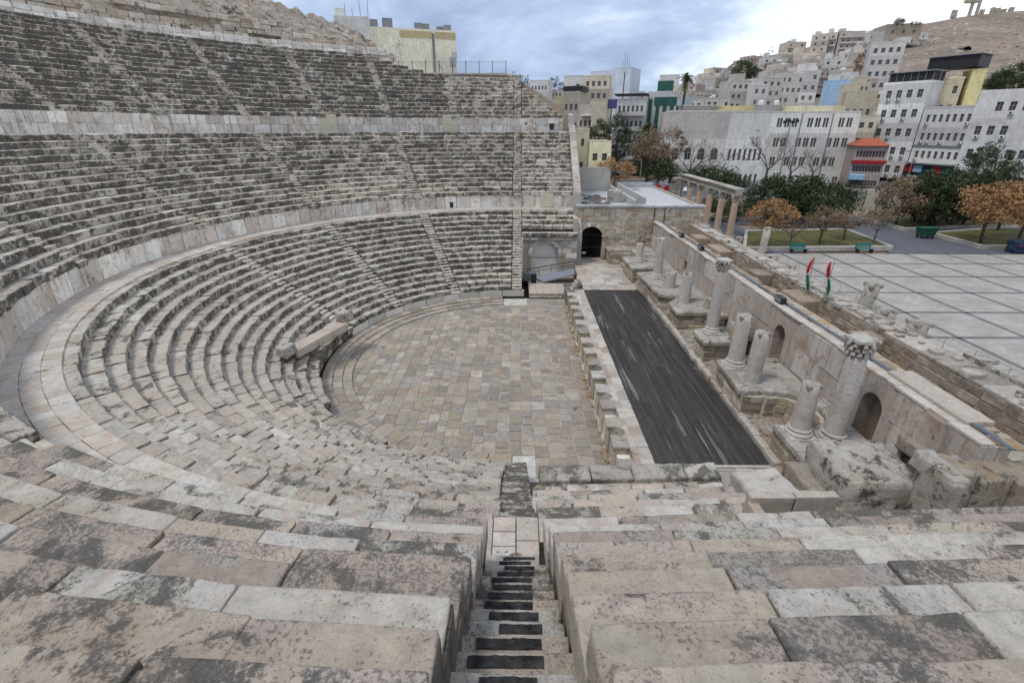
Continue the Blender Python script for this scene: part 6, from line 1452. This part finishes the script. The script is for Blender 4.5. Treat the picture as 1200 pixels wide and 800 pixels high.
D=building('white office block with long balconies in the valley',A_(722,119,135),A_(758,117,133),4,12,(.55,.54,.53),5,cols=6,ww=1.2,wh=1.5,parapet=.5,balc=1)
roofbox(D,-.5,D['W']+.3,-.6,8,.25,'roof_slab',M['iron'],1.3)
q=MB(); c=A_(717,122,126); block(q,c,(1.2,0,0),(0,.1,0),(0,0,1.0),.02); bl_=thing('billboard',c,'small purple blue billboard on the roofs left of the office block','sign'); q.obj('sign_panel',plain('purple sign',(.09,.085,.20)),bl_,at=c); q=MB(); tube(q,c-np.array([0,-.1,8]),c,.1,.1); q.obj('post',M['iron'],bl_)
D=building('white building with tall green glazed strips, left of the palm',A_(760,110,140),A_(795,108,138),4,12,(.56,.56,.55),1,cols=0,parapet=.4)
M['gglass']=plain('green glass',(.02,.085,.06),rough=.2,spec=.5,var=.25,scale=.5)
for x in(.10,.36,.60,.84):
    q=MB(); c=D['O']+D['X']*D['W']*x+D['N']*.03+np.array([0,0,D['H']*.66]); block(q,c,D['X']*D['W']*.065,D['N']*.05,(0,0,D['H']*.27),.02); q.obj('glass_strip',M['gglass'],D['B'],at=c)
q=MB(); c=D['O']+D['X']*D['W']*.6+D['N']*.08+np.array([0,0,D['H']*.9]); block(q,c,D['X']*D['W']*.38,D['N']*.06,(0,0,D['H']*.05),.02); q.obj('glass_band',M['gglass'],D['B'],at=c)
roofbox(D,2,6,3,8,3.0,'roof_hut',M['gglass'])
D=building('white stepped house up behind the green glazed building',A_(773,92,200),A_(797,86,198),10,10,(.60,.58,.56),4,cols=3,ww=1.1,wh=1.2,parapet=.4)
D=building('light blue house just right of the palm tree',A_(800,116,150),A_(812,116,150),5,8,(.50,.58,.64),4,cols=2,ww=1.0,wh=1.3,parapet=.3)
D=building('white six storey house among cypresses, far left of the valley',A_(621,94,250),A_(643,96,248),8,12,(.56,.54,.52),6,cols=5,ww=1.4,wh=1.5,parapet=.4)
for i,(u,v,w2,Y,c,l) in enumerate([(608,105,22,240,(.50,.47,.43),'grey house with dark windows left of the six storey house'),(650,106,20,260,(.48,.43,.38),'tan house right of the six storey house'),(640,118,28,190,(.52,.50,.50),'wide pale house low in the valley above the seat end'),(616,120,20,180,(.54,.53,.52),'white low house directly above the seat end'),(655,122,16,160,(.52,.48,.32),'yellowish low house near the seat end'),(742,108,30,250,(.50,.48,.46),'grey house far behind the office block'),(668,104,16,300,(.45,.42,.38),'distant tan house behind the white slab'),(830,108,30,200,(.46,.42,.37),'tan wide house at the foot of the hillside')]):
    PLh=A_(u-w2/2,v,Y);PRh=A_(u+w2/2,v,Y);PRh[2]=PLh[2]; D=building(l,PLh,PRh,4,9,c,max(3,int((PLh[2]-4)/3.2)),cols=max(2,int(w2/5)),ww=1.1,wh=1.4,parapet=.4)
    if i%2==0: roofbox(D,1,4,1,4,2.2,'roof_hut')
# cypresses and hill trees
def htree(l,u,vb,vt,w_,Y,kd='dark',d=1.0,sq=.9): ptree(l,u,vb,vt,w_,kd,None,Y=Y,trunk=.08,squash=sq,dens=d,group='trees on the far slopes')
for l,u,vb,vt,w_,Y,d in [('slim cypress at the right end of the top seats',602,112,82,5,200,.5),('cypress clump left of the six storey house, left one',609,104,91,9,270,.5),('cypress clump left of the six storey house, right one',617,104,92,10,270,.5),('dark pine between valley houses, right of the six storey house',650,104,90,14,270,.6),('dark pine behind the tan valley house',658,108,97,12,270,.6),
  ('big dark olive tree on the hillside behind the front row',868,104,70,32,215,1.6),('dark tree on the hillside next to the big olive tree',880,98,76,20,220,1.0),('tall thin dark tree on the skyline of the hillside',900,78,53,8,330,.6),('dark tree mass under the thin skyline tree',896,92,74,18,280,1.0),('dark round tree in the middle of the hillside',920,92,76,20,270,1.0),('yellowish tree left of the white apartment house',1010,85,60,22,235,1.2),
  ('dark green pine on the right slope above the yellow tower',1178,118,76,46,170,1.8),('dark pine on the right slope behind the first one',1165,112,84,30,180,1.2),('dark bush on top of the crest ruin, left one',1052,32,22,16,318,.6),('dark bush on top of the crest ruin, right one',1070,34,25,14,318,.5),('small dark bush by the crest houses',955,56,48,10,335,.5)]: htree(l,u,vb,vt,w_,Y,'dark' if 'yellow' not in l or 'above' in l else 'orange',d)
# ruins on the citadel
tr=thing('temple_ruin',A_(1139,17,400),'tall ruined temple columns on top of the citadel hill','ruin')
for u in(1135,1143):
    b=A_(u,20,400); q=MB(); lathe(q,b-np.array([0,0,2]),[(1.1,0),(1.0,6),(.95,13.5)],12); q.obj('column_shaft',M['ashlar'],tr,at=b)
b=A_(1139,0,400); q=MB(); rough(q,b+np.array([0,0,-1]),(4.2,0,0),(0,1.2,0),(0,0,.9),cell=.8,rad=.2,amp=.2); q.obj('beam_stone',M['ashlar'],tr)
for i,u in enumerate((1118,1150,1162,1168,1175,1184)):
    b=A_(u,17-i*.5,398); R0=thing('ruin_stub',b,f'small broken wall stub on the citadel skyline, {WORD[i]} from left','ruin','stubs on the citadel skyline'); q=MB(); rough(q,b,(1.0+.6*rng.uniform(),0,0),(0,1,0),(0,0,2.0+rng.uniform()*1.5),cell=.8,rad=.3,amp=.4,seed=i); q.obj('stub_stone',M['ashlar'],R0)
for i,(u,v) in enumerate([(1178,62),(1122,62)]):
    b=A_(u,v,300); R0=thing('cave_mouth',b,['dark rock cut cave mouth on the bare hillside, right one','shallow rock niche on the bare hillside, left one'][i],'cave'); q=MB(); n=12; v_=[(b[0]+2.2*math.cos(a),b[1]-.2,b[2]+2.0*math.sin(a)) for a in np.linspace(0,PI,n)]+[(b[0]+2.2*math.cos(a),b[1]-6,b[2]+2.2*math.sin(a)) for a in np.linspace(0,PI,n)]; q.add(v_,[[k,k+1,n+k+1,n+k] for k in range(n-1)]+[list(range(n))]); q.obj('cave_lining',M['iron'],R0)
mb=MB()
for k in range(420):
    u=rng.uniform(1060,1240);v=rng.uniform(30,100); Y=380-(v-22)*1.9; b=A_(u,v,Y); hz=H(b[0],b[1]); s=rng.uniform(.25,1.1)
    rough(mb,(b[0],b[1],hz),(s,0,0),(0,s,0),(0,0,s*.5),cell=1.5,rad=.3,amp=.3,tone=rt(),seed=k)
o=mb.obj('hillside_rocks',M['cliff']); o['kind']='stuff'
# street furniture and cars
mp=thing('floodlight_mast',A_(908,236,80),'tall slim floodlight mast rising in front of the stone hall','mast'); b=A_(908,236,80); t_=A_(927,143,80)
mb=MB(); bb=np.array([t_[0],t_[1],1.4]); tube(mb,bb,(t_[0],t_[1],t_[2]),.16,.08,8); mb.obj('mast_pole',M['steel'],mp)
for k in range(4):
    q=MB(); box(q,(t_[0]-.9+.6*k,t_[1],t_[2]+.15*(k%2)),.22,.15,.2,0,.03); q.obj('lamp_head',M['iron'],mp)
q=MB(); tube(q,(t_[0]-1.1,t_[1],t_[2]),(t_[0]+1.2,t_[1],t_[2]),.05,.05); q.obj('cross_arm',M['iron'],mp)
def lamp(l,u,vt,Y,zb):
    t_=A_(u,vt,Y); Lp=thing('street_lamp',(t_[0],t_[1],zb),l,'street lamp','street lamps'); q=MB(); tube(q,(t_[0],t_[1],zb),(t_[0],t_[1],t_[2]),.09,.05,7); q.obj('lamp_pole',M['steel'],Lp); q=MB(); tube(q,(t_[0],t_[1],t_[2]),(t_[0]-1.2,t_[1],t_[2]+.15),.04,.04,6); q.obj('lamp_arm',M['steel'],Lp); q=MB(); box(q,(t_[0]-1.4,t_[1],t_[2]+.12),.35,.12,.06,0,.02); q.obj('lamp_head',M['iron'],Lp)
lamp('white street lamp pole behind the flat tower roof',752,188,82,2.5); lamp('pale street lamp pole before the shop fronts',1073,178,92,2.5); lamp('lamp pole at the right border by the green tree',1195,180,85,2); lamp('thin lamp pole left of the bare trees',795,205,85,2.5)
def car(l,u,v,Y,col,rz=0,L=4.3):
    b=A_(u,v,Y); x,y=b[0],b[1]; z=H(x,y)+.08; C=thing('parked_car',(x,y,z),l,'car','cars on the street'); ca,sa=math.cos(rz),math.sin(rz)
    P3=lambda a,b_,c: (x+a*ca-b_*sa,y+a*sa+b_*ca,z+c)
    prof=[(-L/2,.35),(-L/2,.75),(-L*.46,.88),(-L*.30,.95),(-L*.18,1.38),(L*.10,1.42),(L*.27,.98),(L*.47,.82),(L/2,.6),(L/2,.35)]
    q=MB(); n=len(prof); vv=[]
    for s,wk in((-1,.85),(1,.85)):
        vv+=[P3(a,s*(wk if c<1.0 else wk*.78),c) for a,c in prof]
    q.add(vv,[list(range(n)),list(range(2*n-1,n-1,-1))]+[[i,n+i,n+(i+1)%n,(i+1)%n] for i in range(n)]); q.obj('body',plain('car paint '+l[:8],col,rough=.3,spec=.5,var=.05),C)
    for s in(-1,1):
        q=MB(); q.add([P3(-L*.26,s*.80,1.0),P3(-L*.17,s*.70,1.32),P3(L*.09,s*.70,1.34),P3(L*.22,s*.80,1.0)],[[0,1,2,3]]); q.obj('side_window',M['glass'],C)
    for a in(-L*.31,L*.31):
        for s in(-1,1):
            q=MB(); tube(q,P3(a,s*.72,.32),P3(a,s*.90,.32),.32,.32,14); w_=q.obj('wheel',M['black'],C); q=MB(); tube(q,P3(a,s*.9,.32),P3(a,s*.915,.32),.18,.18,10); r=q.obj('rim',M['steel'],None); r.parent=w_; r.location=-np.array(w_['_w'])
    for s in(-.6,.6):
        q=MB(); box(q,P3(L/2-.04,s,.68),.05,.16,.07); q.obj('headlight',M['flagwhite'],C)
car('bright red car parked at the street corner below the cafe',1025,212,98,(.45,.02,.02),.1)
for i,(u,v,col,l) in enumerate([(1022,204,(.03,.03,.035),'black car left of the shop lamp, behind the red car'),(1040,203,(.06,.065,.07),'dark grey car between two black cars'),(1052,207,(.03,.03,.035),'black car in front of the shop row'),(1080,205,(.45,.45,.44),'white car partly behind the dark pines'),(1100,206,(.5,.5,.5),'white van like car behind the pine top')]): car(l,u,v,104,col,.05)
for i,(u,v,Y) in enumerate([(771,222,80),(781,223,80)]):
    b=A_(u,v,Y); K=thing('kiosk_sign',(b[0],b[1],2),['red round topped kiosk sign behind the tower roof, left','red round topped kiosk sign behind the tower roof, right'][i],'sign','red kiosk signs'); q=MB(); tube(q,(b[0],b[1],1.5),(b[0],b[1],b[2]-.5),.06,.06); q.obj('post',M['iron'],K); q=MB(); tube(q,(b[0],b[1]-.08,b[2]+.3),(b[0],b[1]+.08,b[2]+.3),.42,.42,16); q.obj('sign_disc',M['red'],K)
yw=thing('boundary_wall',A_(780,215,84),'pale boundary wall along the street behind the tower roof','wall')
for a,b in zip(range(12,44,4),range(16,48,4)):
    q=MB(); lohi(q,(a+.01,55+.1*a,1),(b-.01,55.4+.1*a,3.6),ch=.02,tone=rt()); q.obj('wall_panel',M['pod'],yw,at=(a,56,1))
yw2=thing('boundary_wall',A_(1035,235,84),'stained cream retaining wall below the street, behind the path trees','wall')
for k in range(7):
    p=A_(1000+k*16,222,86); q=MB(); lohi(q,(p[0],p[1],1.2),(p[0]+2.5,p[1]+.5,p[2]),ch=.02,tone=rt()); q.obj('wall_panel',M['ashlar'],yw2,at=(p[0],p[1],1.2))
